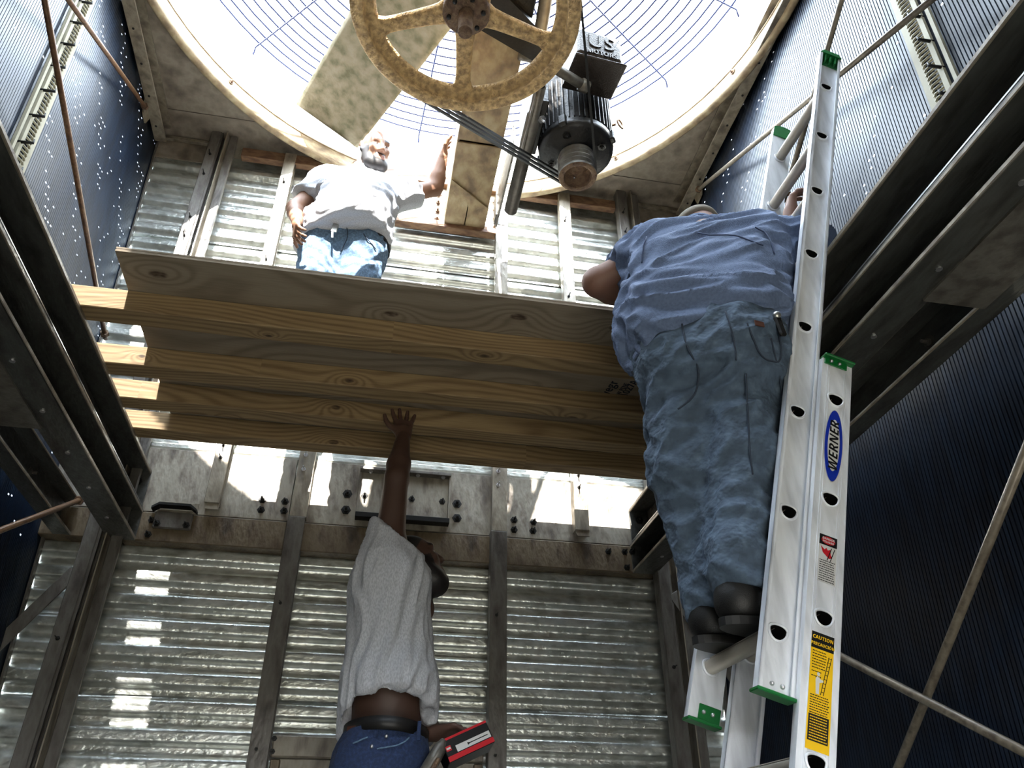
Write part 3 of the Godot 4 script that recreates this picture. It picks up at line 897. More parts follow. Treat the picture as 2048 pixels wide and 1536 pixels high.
func build_fan() -> void:
	var o := Vector3(CX, 0, CZ)
	# cylinder with its lower lip
	var t := thing("fan_cylinder", "pale weathered fibreglass ring around the fan opening", "fan ring")
	var st := S(true)
	lathe(st, [Vector2(LIP_R, 4.085), Vector2(LIP_R + 0.005, 4.02), Vector2(LIP_R, 3.975)], o, Vector3.UP, 96)
	lathe(st, [Vector2(LIP_R, 3.975), Vector2(LIP_R + 0.03, 3.965), Vector2(LIP_R + 0.05, 3.98), Vector2(LIP_R + 0.045, 4.11)], o, Vector3.UP, 96)
	tag(obj("lip", st, M.lip, t), "tan lower lip of the ring")
	st = S(true)
	var prof := []
	for k in 9:
		var y := 4.08 + 0.47 * k / 8.0
		prof.append(Vector2(LIP_R + 0.004 + 0.05 * pow(k / 8.0, 1.6), y))
	lathe(st, prof, o, Vector3.UP, 96)
	lathe(st, [Vector2(LIP_R + 0.054, 4.55), Vector2(LIP_R + 0.10, 4.55), Vector2(LIP_R + 0.10, 4.51)], o, Vector3.UP, 96)
	lathe(st, [Vector2(LIP_R + 0.07, 4.55), Vector2(LIP_R + 0.06, 4.16)], o, Vector3.UP, 96)
	obj("cylinder_wall", st, M.fibreglass, t)
	st = S(true)
	hoop(st, o + Vector3(0, 4.088, 0), Vector3.UP, LIP_R + 0.0, 0.006, 96, 6)
	tag(obj("bead", st, M.lip, t), "ragged sealant bead above the lip")
	for k in 12:
		var a := TAU * (k + 0.4) / 12.0
		st = S()
		var d := Vector3(cos(a), 0, sin(a))
		bolt(st, o + d * (LIP_R - 0.002) + Vector3(0, 4.06, 0), -d, 0.01, 0.02)
		obj("bolt", st, M.rust, t)
	# wire guard above
	t = thing("fan_guard", "dark blue wire guard of rings and spokes over the fan opening", "guard")
	var k := 0
	while 0.3 + 0.062 * k < 1.74:
		st = S(true)
		hoop(st, o + Vector3(0, 4.585, 0), Vector3.UP, 0.3 + 0.062 * k, 0.0068, 72, 5)
		obj("wire_ring", st, M.guard_wire, t)
		k += 1
	for i in 18:
		var a := TAU * i / 18.0 - 0.253
		var d := Vector3(cos(a), 0, sin(a))
		st = S(true)
		tube(st, [o + d * (0.28 if i % 2 == 0 else 0.85) + Vector3(0, 4.575, 0), o + d * 1.76 + Vector3(0, 4.575, 0), o + d * 1.765 + Vector3(0, 4.50, 0)], 0.006, 6)
		obj("spoke", st, M.guard_wire, t)
	# fan: hub and broad blades, one of five taken off
	t = thing("fan", "broad mossy fan blades on a hub above the big pulley", "fan")
	st = S(true)
	lathe(st, [Vector2(0, 4.10), Vector2(0.12, 4.10), Vector2(0.13, 4.12), Vector2(0.13, 4.30), Vector2(0.11, 4.33), Vector2(0, 4.33)], o, Vector3.UP, 28)
	obj("hub", st, M.cast_iron, t)
	var base := atan2(-0.897, -0.443)
	for i in 4:
		# a five-blade fan with one blade taken off
		var a := base - TAU * i / 5.0
		var r := Vector3(cos(a), 0, sin(a))
		var tang := Vector3(-sin(a), 0, cos(a))
		st = S(true)
		var rows := []
		for q in 9:
			var rad := 0.36 + (1.66 - 0.36) * q / 8.0
			var pitch := lerpf(0.36, 0.22, q / 8.0)
			var w := lerpf(0.52, 0.46, q / 8.0)
			var cdir := tang * cos(pitch) - Vector3.UP * sin(pitch)
			var n := cdir.cross(r).normalized()
			if n.y < 0: n = -n
			var line := []
			for e in 15:
				var s: float = (e / 14.0) if e < 8 else ((14 - e) / 14.0 * 2.0)
				var ang := TAU * e / 14.0
				var u := cos(ang) * 0.5
				var th := 0.017 * (0.35 + 0.65 * sqrt(maxf(0.0, 1.0 - 4.0 * u * u))) * signf(sin(ang)) * (1.0 if absf(sin(ang)) > 0.01 else 0.0)
				var cam := 0.030 * (1.0 - 4.0 * u * u)
				line.append(o + Vector3(0, 4.20, 0) + r * rad + cdir * (u * w) + n * (th + cam))
			rows.append(line)
		for q in 8:
			for e in 14:
				quad(st, rows[q][e], rows[q][e + 1], rows[q + 1][e + 1], rows[q + 1][e])
		for q in [0, 8]:
			for e in range(1, 13):
				tri(st, rows[q][0], rows[q][e], rows[q][e + 1])
		var b := obj("blade", st, M.blade, t)
		st = S(true)
		tube(st, [o + r * 0.1 + Vector3(0, 4.22, 0), o + r * 0.45 + Vector3(0, 4.22, 0)], 0.035, 12)
		obj("blade_arm", st, M.cast_iron, b)

func belt_loop(y: float, R: float, r: float, sag := 0.0) -> ArrayMesh:
	var A := Vector2(CX, CZ)
	var B := Vector2(0.90, -2.80)
	var d := B - A
	var L := d.length()
	var th := atan2(d.y, d.x)
	var off := acos((R - r) / L)
	var pts := []
	for i in 41:
		var a := th + off + (TAU - 2 * off) * i / 40.0
		pts.append(Vector3(A.x + cos(a) * R, y, A.y + sin(a) * R))
	for i in 17:
		var a := th - off + (2 * off) * i / 16.0
		pts.append(Vector3(B.x + cos(a) * r, y - sag, B.y + sin(a) * r))
	var st := S()
	var n := pts.size()
	var rings := []
	for i in n:
		var dir: Vector3 = (pts[(i + 1) % n] - pts[(i + n - 1) % n]).normalized()
		var side := dir.cross(Vector3.UP).normalized()
		var p: Vector3 = pts[i]
		rings.append([p + side * 0.006 + Vector3(0, 0.009, 0), p + side * 0.006 - Vector3(0, 0.009, 0), p - side * 0.006 - Vector3(0, 0.006, 0), p - side * 0.006 + Vector3(0, 0.006, 0)])
	for i in n:
		for k in 4:
			quad(st, rings[i][k], rings[i][(k + 1) % 4], rings[(i + 1) % n][(k + 1) % 4], rings[(i + 1) % n][k])
	st.generate_normals()
	return st.commit()

func build_drive() -> void:
	var o := Vector3(CX, 0, CZ)
	# large pulley
	var t := thing("fan_pulley", "large rust-gold spoked pulley under the fan hub", "pulley")
	var R := 0.515
	var y := 3.34
	var st := S(true)
	var prof := [Vector2(R - 0.062, y - 0.02), Vector2(R - 0.060, y - 0.055), Vector2(R - 0.055, y - 0.062), Vector2(R - 0.010, y - 0.062), Vector2(R, y - 0.052)]
	for k in 3:
		prof.append_array([Vector2(R, y - 0.046 + 0.032 * k), Vector2(R - 0.016, y - 0.036 + 0.032 * k), Vector2(R - 0.016, y - 0.03 + 0.032 * k), Vector2(R, y - 0.02 + 0.032 * k)])
	prof.append_array([Vector2(R, y + 0.055), Vector2(R - 0.05, y + 0.055), Vector2(R - 0.060, y + 0.02), Vector2(R - 0.100, y + 0.018), Vector2(R - 0.112, y), Vector2(R - 0.100, y - 0.018), Vector2(R - 0.062, y - 0.02)])
	lathe(st, prof, o, Vector3.UP, 80)
	obj("rim", st, M.cast_iron, t)
	st = S(true)
	lathe(st, [Vector2(0.035, y - 0.05), Vector2(0.098, y - 0.052), Vector2(0.106, y - 0.045), Vector2(0.108, y + 0.05), Vector2(0.03, y + 0.05)], o, Vector3.UP, 32)
	obj("hub", st, M.rust, t)
	for i in 5:
		# one spoke points nearly straight at the back wall, as in a five-spoke wheel
		var a := -PI * 0.5 + 0.09 + TAU * i / 5.0
		var r := Vector3(cos(a), 0, sin(a))
		var tg := Vector3(-sin(a), 0, cos(a))
		st = S(true)
		var rows := []
		for q in 9:
			var f := q / 8.0
			var rad := lerpf(0.08, R - 0.10, f)
			var w := lerpf(0.045, 0.032, f) + 0.022 * pow(absf(f * 2 - 1), 6)
			var h := lerpf(0.024, 0.018, f)
			var line := []
			for e in 12:
				var g := TAU * e / 12.0
				line.append(o + Vector3(0, y, 0) + r * rad + tg * (signf(cos(g)) * pow(absf(cos(g)), 0.6) * w) + Vector3(0, signf(sin(g)) * pow(absf(sin(g)), 0.6) * h, 0))
			rows.append(line)
		for q in 8:
			for e in 12:
				quad(st, rows[q][e], rows[q][(e + 1) % 12], rows[q + 1][(e + 1) % 12], rows[q + 1][e])
		var sp := obj("spoke", st, M.cast_iron, t)
		if i == 0:
			var tm := TextMesh.new()
			tm.text = "CAD...J"
			var font := SystemFont.new()
			font.font_names = PackedStringArray(["Droid Sans"])
			tm.font = font
			tm.font_size = 28
			tm.pixel_size = 0.0012
			tm.depth = 0.004
			var tx := mesh_obj("cast_lettering", tm, M.cast_iron, sp)
			tx.transform = Transform3D(Basis(r, tg * 1.0, Vector3(0, -1, 0)).orthonormalized(), o + r * 0.25 + Vector3(0, y - 0.019, 0))
			var bx := tg.cross(Vector3.DOWN).normalized()
			tx.transform.basis = Basis(bx, tg, bx.cross(tg))
	for i in 6:
		var a := TAU * i / 6.0 + 0.3
		st = S(true)
		lathe(st, [Vector2(0.011, 0), Vector2(0.011, 0.012), Vector2(0, 0.012)], o + Vector3(cos(a) * 0.078, y - 0.050, sin(a) * 0.078), Vector3.DOWN, 8)
		obj("bolt", st, M.black_iron, t)
	st = S(true)
	lathe(st, [Vector2(0, 3.15), Vector2(0.030, 3.15), Vector2(0.033, 3.154), Vector2(0.033, 4.12)], o, Vector3.UP, 20)
	obj("shaft", st, M.rust, t)
	st = S(true)
	lathe(st, [Vector2(0.06, 3.46), Vector2(0.085, 3.48), Vector2(0.085, 3.72), Vector2(0.06, 3.74)], o, Vector3.UP, 24)
	obj("bearing", st, M.motor, t)
	# belts
	for k in 3:
		var b := mesh_obj("drive_belt", belt_loop(3.302 + 0.034 * k, R - 0.004, 0.102 + 0.0 * k, 0.012), M.belt)
		tag(b, "black drive belt round both pulleys, " + ["lowest of the three", "middle of the three", "topmost of the three"][k], "belt", "drive belts")
	# support beam from the back wall
	t = thing("motor_support_beam", "broad tan box beam running from the back wall over the platform to the pulley", "beam")
	st = S()
	extrude(st, c_section(0.24, 0.26, 0.012), Vector3(0.25, 3.87, -3.66), Vector3(0.25, 3.87, 0.2), Vector3(0, -1, 0), Vector3(1, 0, 0))
	obj("web", st, M.beam_frp, t)
	plate_y(t, "bottom_plate", 0.25, 0.51, -3.66, -2.98, 3.622, 0.012, M.beam_frp)
	plate_y(t, "bottom_plate", 0.25, 0.51, -2.97, 0.2, 3.632, 0.012, M.beam_frp)
	st = S()
	extrude(st, PackedVector2Array([Vector2(0.25, -3.25), Vector2(0.51, -3.45), Vector2(0.51, -3.66), Vector2(0.25, -3.66)]), Vector3(0, 3.615, 0), Vector3(0, 3.606, 0), Vector3.RIGHT, Vector3.BACK)
	obj("wedge_plate", st, M.beam_frp, t)
	plate_y(t, "seam_rib", 0.375, 0.385, -3.64, -3.45, 3.606, 0.008, M.lip)
	# bearing cross arm holding the shaft beside the beam
	t = thing("bearing_bracket", "dark steel bracket between the support beam and the fan shaft", "bracket")
	st = S()
	box(st, Vector3(0.33, 3.585, -2.0), Vector3(0.36, 0.05, 0.36), 0.006)
	obj("base_plate", st, M.motor, t)
	st = S()
	extrude(st, PackedVector2Array([Vector2(0.20, -2.18), Vector2(0.64, -2.36), Vector2(0.64, -2.22), Vector2(0.20, -1.90)]), Vector3(0, 3.52, 0), Vector3(0, 3.555, 0), Vector3.RIGHT, Vector3.BACK)
	obj("arm", st, M.motor, t)
	# motor mount of pipes and plates
	t = thing("motor_mount", "grey steel pipe frame that carries the motor beside the beam", "mount")
	for p in [[Vector3(0.615, 3.47, -2.42), Vector3(0.625, 3.50, -2.75), 0.030], [Vector3(0.623, 3.488, -2.62), Vector3(0.635, 3.53, -3.36), 0.040], [Vector3(0.525, 3.50, -1.75), Vector3(0.56, 3.52, -2.2), 0.032]]:
		st = S(true)
		tube(st, [p[0], p[1]], p[2], 20, false)
		tube(st, [p[0], p[1]], p[2] * 0.8, 20, false)
		var d: Vector3 = (p[1] - p[0]).normalized()
		lathe(st, [Vector2(p[2] * 0.8, 0), Vector2(p[2], 0)], p[0], d, 20)
		lathe(st, [Vector2(p[2] * 0.8, 0), Vector2(p[2], 0)], p[1], d, 20)
		obj("pipe", st, M.mount_steel, t)
	st = S(true)
	tube(st, [Vector3(0.50, 3.60, -2.33), Vector3(0.60, 3.60, -2.36)], [0.05, 0.03], 14)
	tube(st, [Vector3(0.60, 3.60, -2.36), Vector3(0.86, 3.60, -2.47)], 0.027, 14)
	tube(st, [Vector3(0.845, 3.60, -2.463), Vector3(0.885, 3.60, -2.48)], 0.035, 14)
	obj("adjusting_rod", st, M.mount_steel, t)
	st = S()
	box(st, Vector3(0.56, 3.58, -3.15), Vector3(0.012, 0.22, 0.62), 0.002)
	obj("side_plate", st, M.mount_steel, t)
	st = S()
	box(st, Vector3(0.60, 3.62, -2.62), Vector3(0.012, 0.34, 0.5), 0.002)
	obj("side_plate", st, M.mount_steel, t)
	st = S()
	box(st, Vector3(0.655, 3.66, -2.72), Vector3(0.07, 0.30, 0.36), 0.006)
	obj("motor_rail", st, M.motor, t)
	st = S()
	extrude(st, l_section(0.07, 0.09, 0.008), Vector3(0.545, 3.49, -3.46), Vector3(0.545, 3.70, -3.46), Vector3.RIGHT, Vector3.BACK)
	obj("end_angle", st, M.mount_steel, t)
	for q in [[0.605, 3.50, -2.38], [0.66, 3.44, -2.60]]:
		st = S()
		bolt(st, Vector3(q[0], q[1], q[2]), Vector3(0.3, -0.9, 0.3).normalized(), 0.012, 0.04)
		obj("bolt", st, M.rivet, t)
	# the motor
	var mo := Vector3(0.90, 0, -2.80)
	t = thing("electric_motor", "black finned electric motor hung upright beside the pulley", "motor")
	st = S(true)
	lathe(st, [Vector2(0.05, 3.415), Vector2(0.08, 3.42), Vector2(0.10, 3.435), Vector2(0.18, 3.445), Vector2(0.205, 3.46), Vector2(0.212, 3.50), Vector2(0.200, 3.505)], mo, Vector3.UP, 40)
	obj("end_bell", st, M.motor, t)
	st = S(true)
	lathe(st, [Vector2(0.19, 3.50), Vector2(0.19, 3.88), Vector2(0.20, 3.90), Vector2(0.205, 3.98), Vector2(0.17, 4.02), Vector2(0, 4.03)], mo, Vector3.UP, 40)
	obj("body", st, M.motor, t)
	for i in 44:
		var a := TAU * i / 44.0
		st = S()
		box(st, mo + Vector3(cos(a) * 0.2, 3.69, sin(a) * 0.2), Vector3(0.026, 0.36, 0.006), 0.001, Basis(Vector3.UP, -a))
		obj("cooling_fin", st, M.motor, t)
	for i in 4:
		var a := TAU * i / 4.0 + 0.6
		st = S()
		bolt(st, mo + Vector3(cos(a) * 0.15, 3.438, sin(a) * 0.15), Vector3.DOWN, 0.013, 0.02)
		obj("bolt", st, M.motor, t)
		st = S()
		box(st, mo + Vector3(cos(a) * 0.212, 3.49, sin(a) * 0.212), Vector3(0.03, 0.07, 0.045), 0.006, Basis(Vector3.UP, -a))
		obj("lug", st, M.motor, t)
	# junction box with raised letters
	var B := Basis(Vector3.RIGHT, 0.1).rotated(Vector3.UP, 0.08)
	st = S()
	box(st, Vector3(0.925, 3.79, -2.47), Vector3(0.26, 0.19, 0.20), 0.008, B)
	var jb := obj("junction_box", st, M.box_cast, t)
	st = S()
	box(st, Vector3(0.925, 3.695, -2.47) , Vector3(0.29, 0.016, 0.24), 0.006, B)
	obj("rim", st, M.box_cast, jb)
	st = S()
	box(st, Vector3(0.925, 3.79, -2.355), Vector3(0.25, 0.18, 0.03), 0.012, B)
	obj("cover", st, M.box_cast, jb)
	var font := SystemFont.new()
	font.font_names = PackedStringArray(["Droid Sans"])
	font.font_weight = 700
	for w in [["US", 0.10, 0.03], ["MOTORS", 0.032, -0.055]]:
		var tm := TextMesh.new()
		tm.text = w[0]
		tm.font = font
		tm.font_size = 32
		tm.pixel_size = w[1] / 24.0
		tm.depth = 0.008
		var x := mesh_obj("raised_lettering", tm, M.box_cast, jb)
		x.transform = Transform3D(B, Vector3(0.925, 3.79, -2.47) + B * Vector3(0.0, w[2] - 0.005, 0.132))
	st = S(true)
	hoop(st, Vector3(1.165, 3.72, -2.76), Vector3(0.6, 0, 0.8), 0.027, 0.006, 24, 8)
	tube(st, [Vector3(1.10, 3.72, -2.79), Vector3(1.14, 3.72, -2.765)], 0.009, 8)
	obj("lifting_eye", st, M.rust, t)
	# motor pulley
	t = thing("motor_pulley", "small grooved rusty pulley on the motor shaft", "pulley")
	st = S(true)
	prof = [Vector2(0.078, 3.262), Vector2(0.100, 3.262), Vector2(0.104, 3.268)]
	for k in 4:
		var yy := 3.285 + 0.032 * k
		prof.append_array([Vector2(0.104, yy), Vector2(0.090, yy + 0.010), Vector2(0.090, yy + 0.018), Vector2(0.104, yy + 0.027)])
	prof.append_array([Vector2(0.10, 3.42), Vector2(0.05, 3.42)])
	lathe(st, prof, mo, Vector3.UP, 40)
	obj("rim", st, M.mount_steel, t)
	st = S(true)
	lathe(st, [Vector2(0.104, 3.266), Vector2(0.100, 3.261), Vector2(0.078, 3.261), Vector2(0.075, 3.266), Vector2(0.075, 3.32), Vector2(0.045, 3.325), Vector2(0.04, 3.31), Vector2(0.012, 3.308), Vector2(0.010, 3.315), Vector2(0, 3.315)], mo, Vector3.UP, 40)
	obj("face", st, M.rust, t)
	for i in 3:
		var a := TAU * i / 3.0 + 0.5
		st = S(true)
		lathe(st, [Vector2(0.006, 0), Vector2(0.006, 0.006), Vector2(0, 0.006)], mo + Vector3(cos(a) * 0.056, 3.324, sin(a) * 0.056), Vector3.DOWN, 8)
		obj("bolt", st, M.rivet, t)

func plate_y(parent: Node3D, called: String, x0: float, x1: float, z0: float, z1: float, y: float, th: float, m: Material) -> void:
	var st := S()
	box(st, Vector3((x0 + x1) * 0.5, y + th * 0.5, (z0 + z1) * 0.5), Vector3(x1 - x0, th, z1 - z0), 0.002)
	obj(called, st, m, parent)

func build_rods() -> void:
	var g := "round tie rods"
	for a in [
		[Vector3(-1.33, 2.74, -1.55), Vector3(-1.47, 2.43, -3.60), 0.012, "long brown tie rod crossing the left fill down behind the platform"],
		[Vector3(-1.42, 2.95, -1.95), Vector3(-1.585, 3.93, -3.33), 0.012, "pale tie rod rising across the left fill to the deck edge gusset"],
		[Vector3(-1.30, 0.90, -2.6), Vector3(-1.33, 1.53, -3.60), 0.012, "tie rod in the lower left, ending under the stacked channels"],
		[Vector3(1.72, 2.45, -0.95), Vector3(1.89, 3.92, -3.33), 0.013, "tie rod rising across the right fill to the deck edge gusset, behind the ladder"],
		[Vector3(1.70, 3.55, -0.9), Vector3(1.66, 2.60, -2.2), 0.012, "steep tie rod above the green ladder cap on the right"],
		[Vector3(1.65, 1.16, -1.25), Vector3(1.66, 0.05, -2.75), 0.013, "steep brown tie rod across the dark lower right fill"],
		[Vector3(1.60, 0.85, -2.75), Vector3(1.62, 0.02, -1.35), 0.013, "tie rod sloping down to the bottom right corner, in front of the other"]]:
		var t := thing("tie_rod", a[3], "rod", g)
		var st := S(true)
		tube(st, [a[0], (a[0] + a[1]) * 0.5, a[1]], a[2], 10)
		obj("rod", st, M.rod if a[0].x < 0 else M.grey_rod, t)
		st = S()
		var d: Vector3 = (a[1] - a[0]).normalized()
		lathe(st, [Vector2(0, 0), Vector2(0.022, 0), Vector2(0.022, 0.02), Vector2(0, 0.02)], a[1] - d * 0.05, d, 6)
		obj("nut", st, M.rust, t)

# ---------------------------------------------------------------- extension ladder
func d_outline(w: float, h: float, n := 20) -> PackedVector2Array:
	var p := PackedVector2Array()
	for k in n:
		var a := TAU * k / n
		var s := sin(a)
		p.append(Vector2(cos(a) * w * 0.5, (s * h * 0.30 if s > 0 else s * h * 0.70) + h * 0.2))
	return p

func text_on(parent: Node3D, text: String, size: float, at: Vector3, B: Basis, m: Material, slant := 0.0, weight := 700, squeeze := 1.0) -> void:
	var font := SystemFont.new()
	font.font_names = PackedStringArray(["Droid Sans"])
	font.font_weight = weight
	var tm := TextMesh.new()
	tm.text = text
	tm.font = font
	tm.font_size = 40
	tm.pixel_size = size / 29.0
	tm.depth = 0.0006
	var o := mesh_obj("lettering", tm, m, parent)
	o.transform = Transform3D(Basis(B.x * squeeze, B.y + B.x * slant, B.z), at)

func flat(parent: Node3D, called: String, pts: PackedVector2Array, at: Vector3, B: Basis, th: float, m: Material) -> MeshInstance3D:
	var st := S()
	extrude(st, pts, at, at + B.z * th, B.x, B.y)
	return obj(called, st, m, parent)

func oval(w: float, h: float, n := 40) -> PackedVector2Array:
	var p := PackedVector2Array()
	for k in n:
		p.append(Vector2(cos(TAU * k / n) * w * 0.5, sin(TAU * k / n) * h * 0.5))
	return p

func build_ladder() -> void:
	var u := Vector3(0.2815, 0.9595, 0.009).normalized()
	var w := (Vector3(-0.03, 0, -1) - u * u.dot(Vector3(-0.03, 0, -1))).normalized()   # along the rungs, away from the camera
	var nrm := u.cross(w).normalized()   # across the rails
	if nrm.x > 0: nrm = -nrm             # towards the climber
	var t := thing("extension_ladder", "aluminium extension ladder with green caps leaning on the right channels", "ladder")
	var sp := 0.3048
	var W := 0.35
	var rung := d_outline(0.040, 0.034)
	for sec in 2:
		var s := part("fly_section" if sec == 0 else "base_section", t)
		var top_hole := Vector3(1.5000, 2.5304, -1.5772) if sec == 0 else Vector3(1.1696, 1.0953, -1.5531)
		var above: float = 0.19 if sec == 0 else 0.135
		var below: float = 0.135 if sec == 0 else 0.17
		var bot := top_hole - u * (sp * 7 + below)
		var top := top_hole + u * above
		for far in 2:
			var o := top_hole + w * (W * far + (0.0 if sec == 0 else 0.006))
			var out := -w if far == 0 else w
			# web plate pierced by the rungs
			var st := S()
			var hw := 0.041
			for q in 2:
				var off := out * (-0.0015 + 0.003 * q)
				for i in 8:
					var c := o - u * (sp * i) + off
					var hi: float = above if i == 0 else sp * 0.5
					var lo: float = below if i == 7 else sp * 0.5
					var n := rung.size()
					for k in n:
						var p := rung[k]
						var r := rung[(k + 1) % n]
						var P := c + nrm * p.x + u * p.y
						var Q := c + nrm * r.x + u * r.y
						var P2 := c + nrm * clampf(p.x * 40.0, -hw, hw) + u * clampf(p.y * 200.0, -0.05, 0.05)
						var Q2 := c + nrm * clampf(r.x * 40.0, -hw, hw) + u * clampf(r.y * 200.0, -0.05, 0.05)
						quad(st, P, Q, Q2, P2)
					quad(st, c - nrm * hw + u * 0.05, c + nrm * hw + u * 0.05, c + nrm * hw + u * hi, c - nrm * hw + u * hi)
					quad(st, c - nrm * hw - u * 0.05, c + nrm * hw - u * 0.05, c + nrm * hw - u * lo, c - nrm * hw - u * lo)
			# flanges
			var fo := out if sec == 0 else -out
			for e in [-1, 1]:
				var f0: Vector3 = bot + w * (W * far + (0.0 if sec == 0 else 0.006)) + nrm * (hw * e)
				var f1: Vector3 = top + w * (W * far + (0.0 if sec == 0 else 0.006)) + nrm * (hw * e)
				var fl := (0.022 if e > 0 else 0.018) if sec == 0 else 0.022
				extrude(st, PackedVector2Array([Vector2(-0.002, -0.002), Vector2(fl, -0.002), Vector2(fl + 0.001, -0.004 * e), Vector2(fl + 0.001, 0.005 * -e), Vector2(fl - 0.003, 0.0015), Vector2(-0.002, 0.002)]) if false else rect2(-0.002, -0.002, fl, 0.002), f0, f1, fo, nrm)
				extrude(st, rect2(fl - 0.004, -0.005, fl, 0.005), f0 - nrm * (0.003 * e), f1 - nrm * (0.003 * e), fo, nrm)
			if sec == 1:
				for e in [-0.027, -0.021, 0.021, 0.027]:
					extrude(st, rect2(-0.0008, 0, 0.0008, 0.0022), bot + w * (W * far + 0.006) + nrm * e + out * 0.0012, top + w * (W * far + 0.006) + nrm * e + out * 0.0012, nrm, out)
			var rail := obj("rail", st, M.aluminium, s)
			# swaged rings round the rung ends
			for i in 8:
				var c := o - u * (sp * i) + out * 0.003
				var ring := []
				for k in rung.size():
					ring.append(c + nrm * rung[k].x * 1.12 + u * (rung[k].y * 1.12))
				ring.append(ring[0])
				ring.append(ring[1])
				st = S(true)
				tube(st, ring, 0.0034, 7, false)
				obj("rung_collar", st, M.aluminium, rail)
				if far == 1:
					for k in ring.size():
						ring[k] -= out * 0.008
					st = S(true)
					tube(st, ring, 0.0038, 7, false)
					obj("rung_collar", st, M.aluminium, rail)
			# end caps
			if sec == 0:
				st = S(true)
				var cap := []
				for k in 9:
					var a := PI * k / 8.0
					cap.append(Vector2(cos(a) * 0.043, 0.022 * sin(a)))
				cap.append(Vector2(-0.043, -0.05)); cap.append(Vector2(0.043, -0.05))
				var cc := top + w * (W * far)
				st = S()
				extrude(st, PackedVector2Array(cap), cc - out * 0.006, cc + out * 0.004, nrm, u)
				for e in 3:
					extrude(st, rect2(-0.003, -0.045, 0.003, 0.012), cc + nrm * (-0.02 + 0.02 * e) + out * 0.004, cc + nrm * (-0.02 + 0.02 * e) + out * 0.02, nrm, u)
				extrude(st, PackedVector2Array([Vector2(-0.043, 0.0), Vector2(0.043, 0.0), Vector2(0.03, 0.02), Vector2(-0.03, 0.02)]), cc - out * 0.004, cc + out * 0.024, nrm, u)
				obj("top_cap", st, M.green_cap, s)
				cc = bot + w * (W * far)
				st = S()
				box(st, cc + out * 0.006 - u * 0.003, Vector3(0.09, 0.008, 0.04), 0.002, Basis(nrm, u, nrm.cross(u)))
				if far == 1:
					box(st, cc - out * 0.003 + u * 0.02 - nrm * 0.012, Vector3(0.058, 0.042, 0.004), 0.0015, Basis(nrm, u, nrm.cross(u)))
				obj("bottom_cap", st, M.green_cap, s)
				for e in 2:
					st = S(true)
					ball(st, cc + u * 0.022 + nrm * (-0.02 + 0.024 * e) + (out * 0.004 if far == 0 else out * -0.006), Vector3(0.0055, 0.0055, 0.0055), Basis.IDENTITY, 10, 6)
					obj("rivet_head", st, M.rivet, s)
			elif far == 0:
				var cc := top + w * 0.006
				st = S()
				box(st, cc + out * 0.004 + u * 0.001, Vector3(0.088, 0.008, 0.03), 0.002, Basis(nrm, u, nrm.cross(u)))
				box(st, cc + out * 0.004 - u * 0.010 + nrm * 0.006, Vector3(0.066, 0.026, 0.004), 0.0015, Basis(nrm, u, nrm.cross(u)))
				obj("top_cap", st, M.green_cap, s)
				for e in 2:
					st = S(true)
					ball(st, cc + out * 0.007 - u * 0.010 + nrm * (-0.004 + 0.024 * e), Vector3(0.0055, 0.0055, 0.0055), Basis.IDENTITY, 10, 6)
					obj("rivet_head", st, M.rivet, s)
			if sec == 1:
				st = S()
				box(st, bot + w * (W * far) - u * 0.0 + Vector3(0, -0.012, 0), Vector3(0.1, 0.03, 0.06), 0.005)
				obj("foot", st, M.belt, s)
		for i in 8:
			var a := top_hole - u * (sp * i) + w * (-0.004 + (0.0 if sec == 0 else 0.006))
			var st := S(true)
			extrude(st, rung, a, a + w * (W + 0.008), nrm, u, false)
			# grip ribs along the tread
			for e in 5:
				var g := nrm * (-0.014 + 0.007 * e) + u * 0.0165
				extrude(st, rect2(-0.001, -0.001, 0.001, 0.0012), a + g + w * 0.02, a + g + w * (W - 0.02), nrm, u, false)
			var rg := obj("rung", st, M.rung_metal, s)
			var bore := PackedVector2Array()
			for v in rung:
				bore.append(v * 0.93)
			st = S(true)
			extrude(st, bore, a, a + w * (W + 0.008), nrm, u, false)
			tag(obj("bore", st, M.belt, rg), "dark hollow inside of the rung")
		if sec == 1:
			ladder_stickers(s, top_hole + w * 0.006, u, w, nrm, sp)

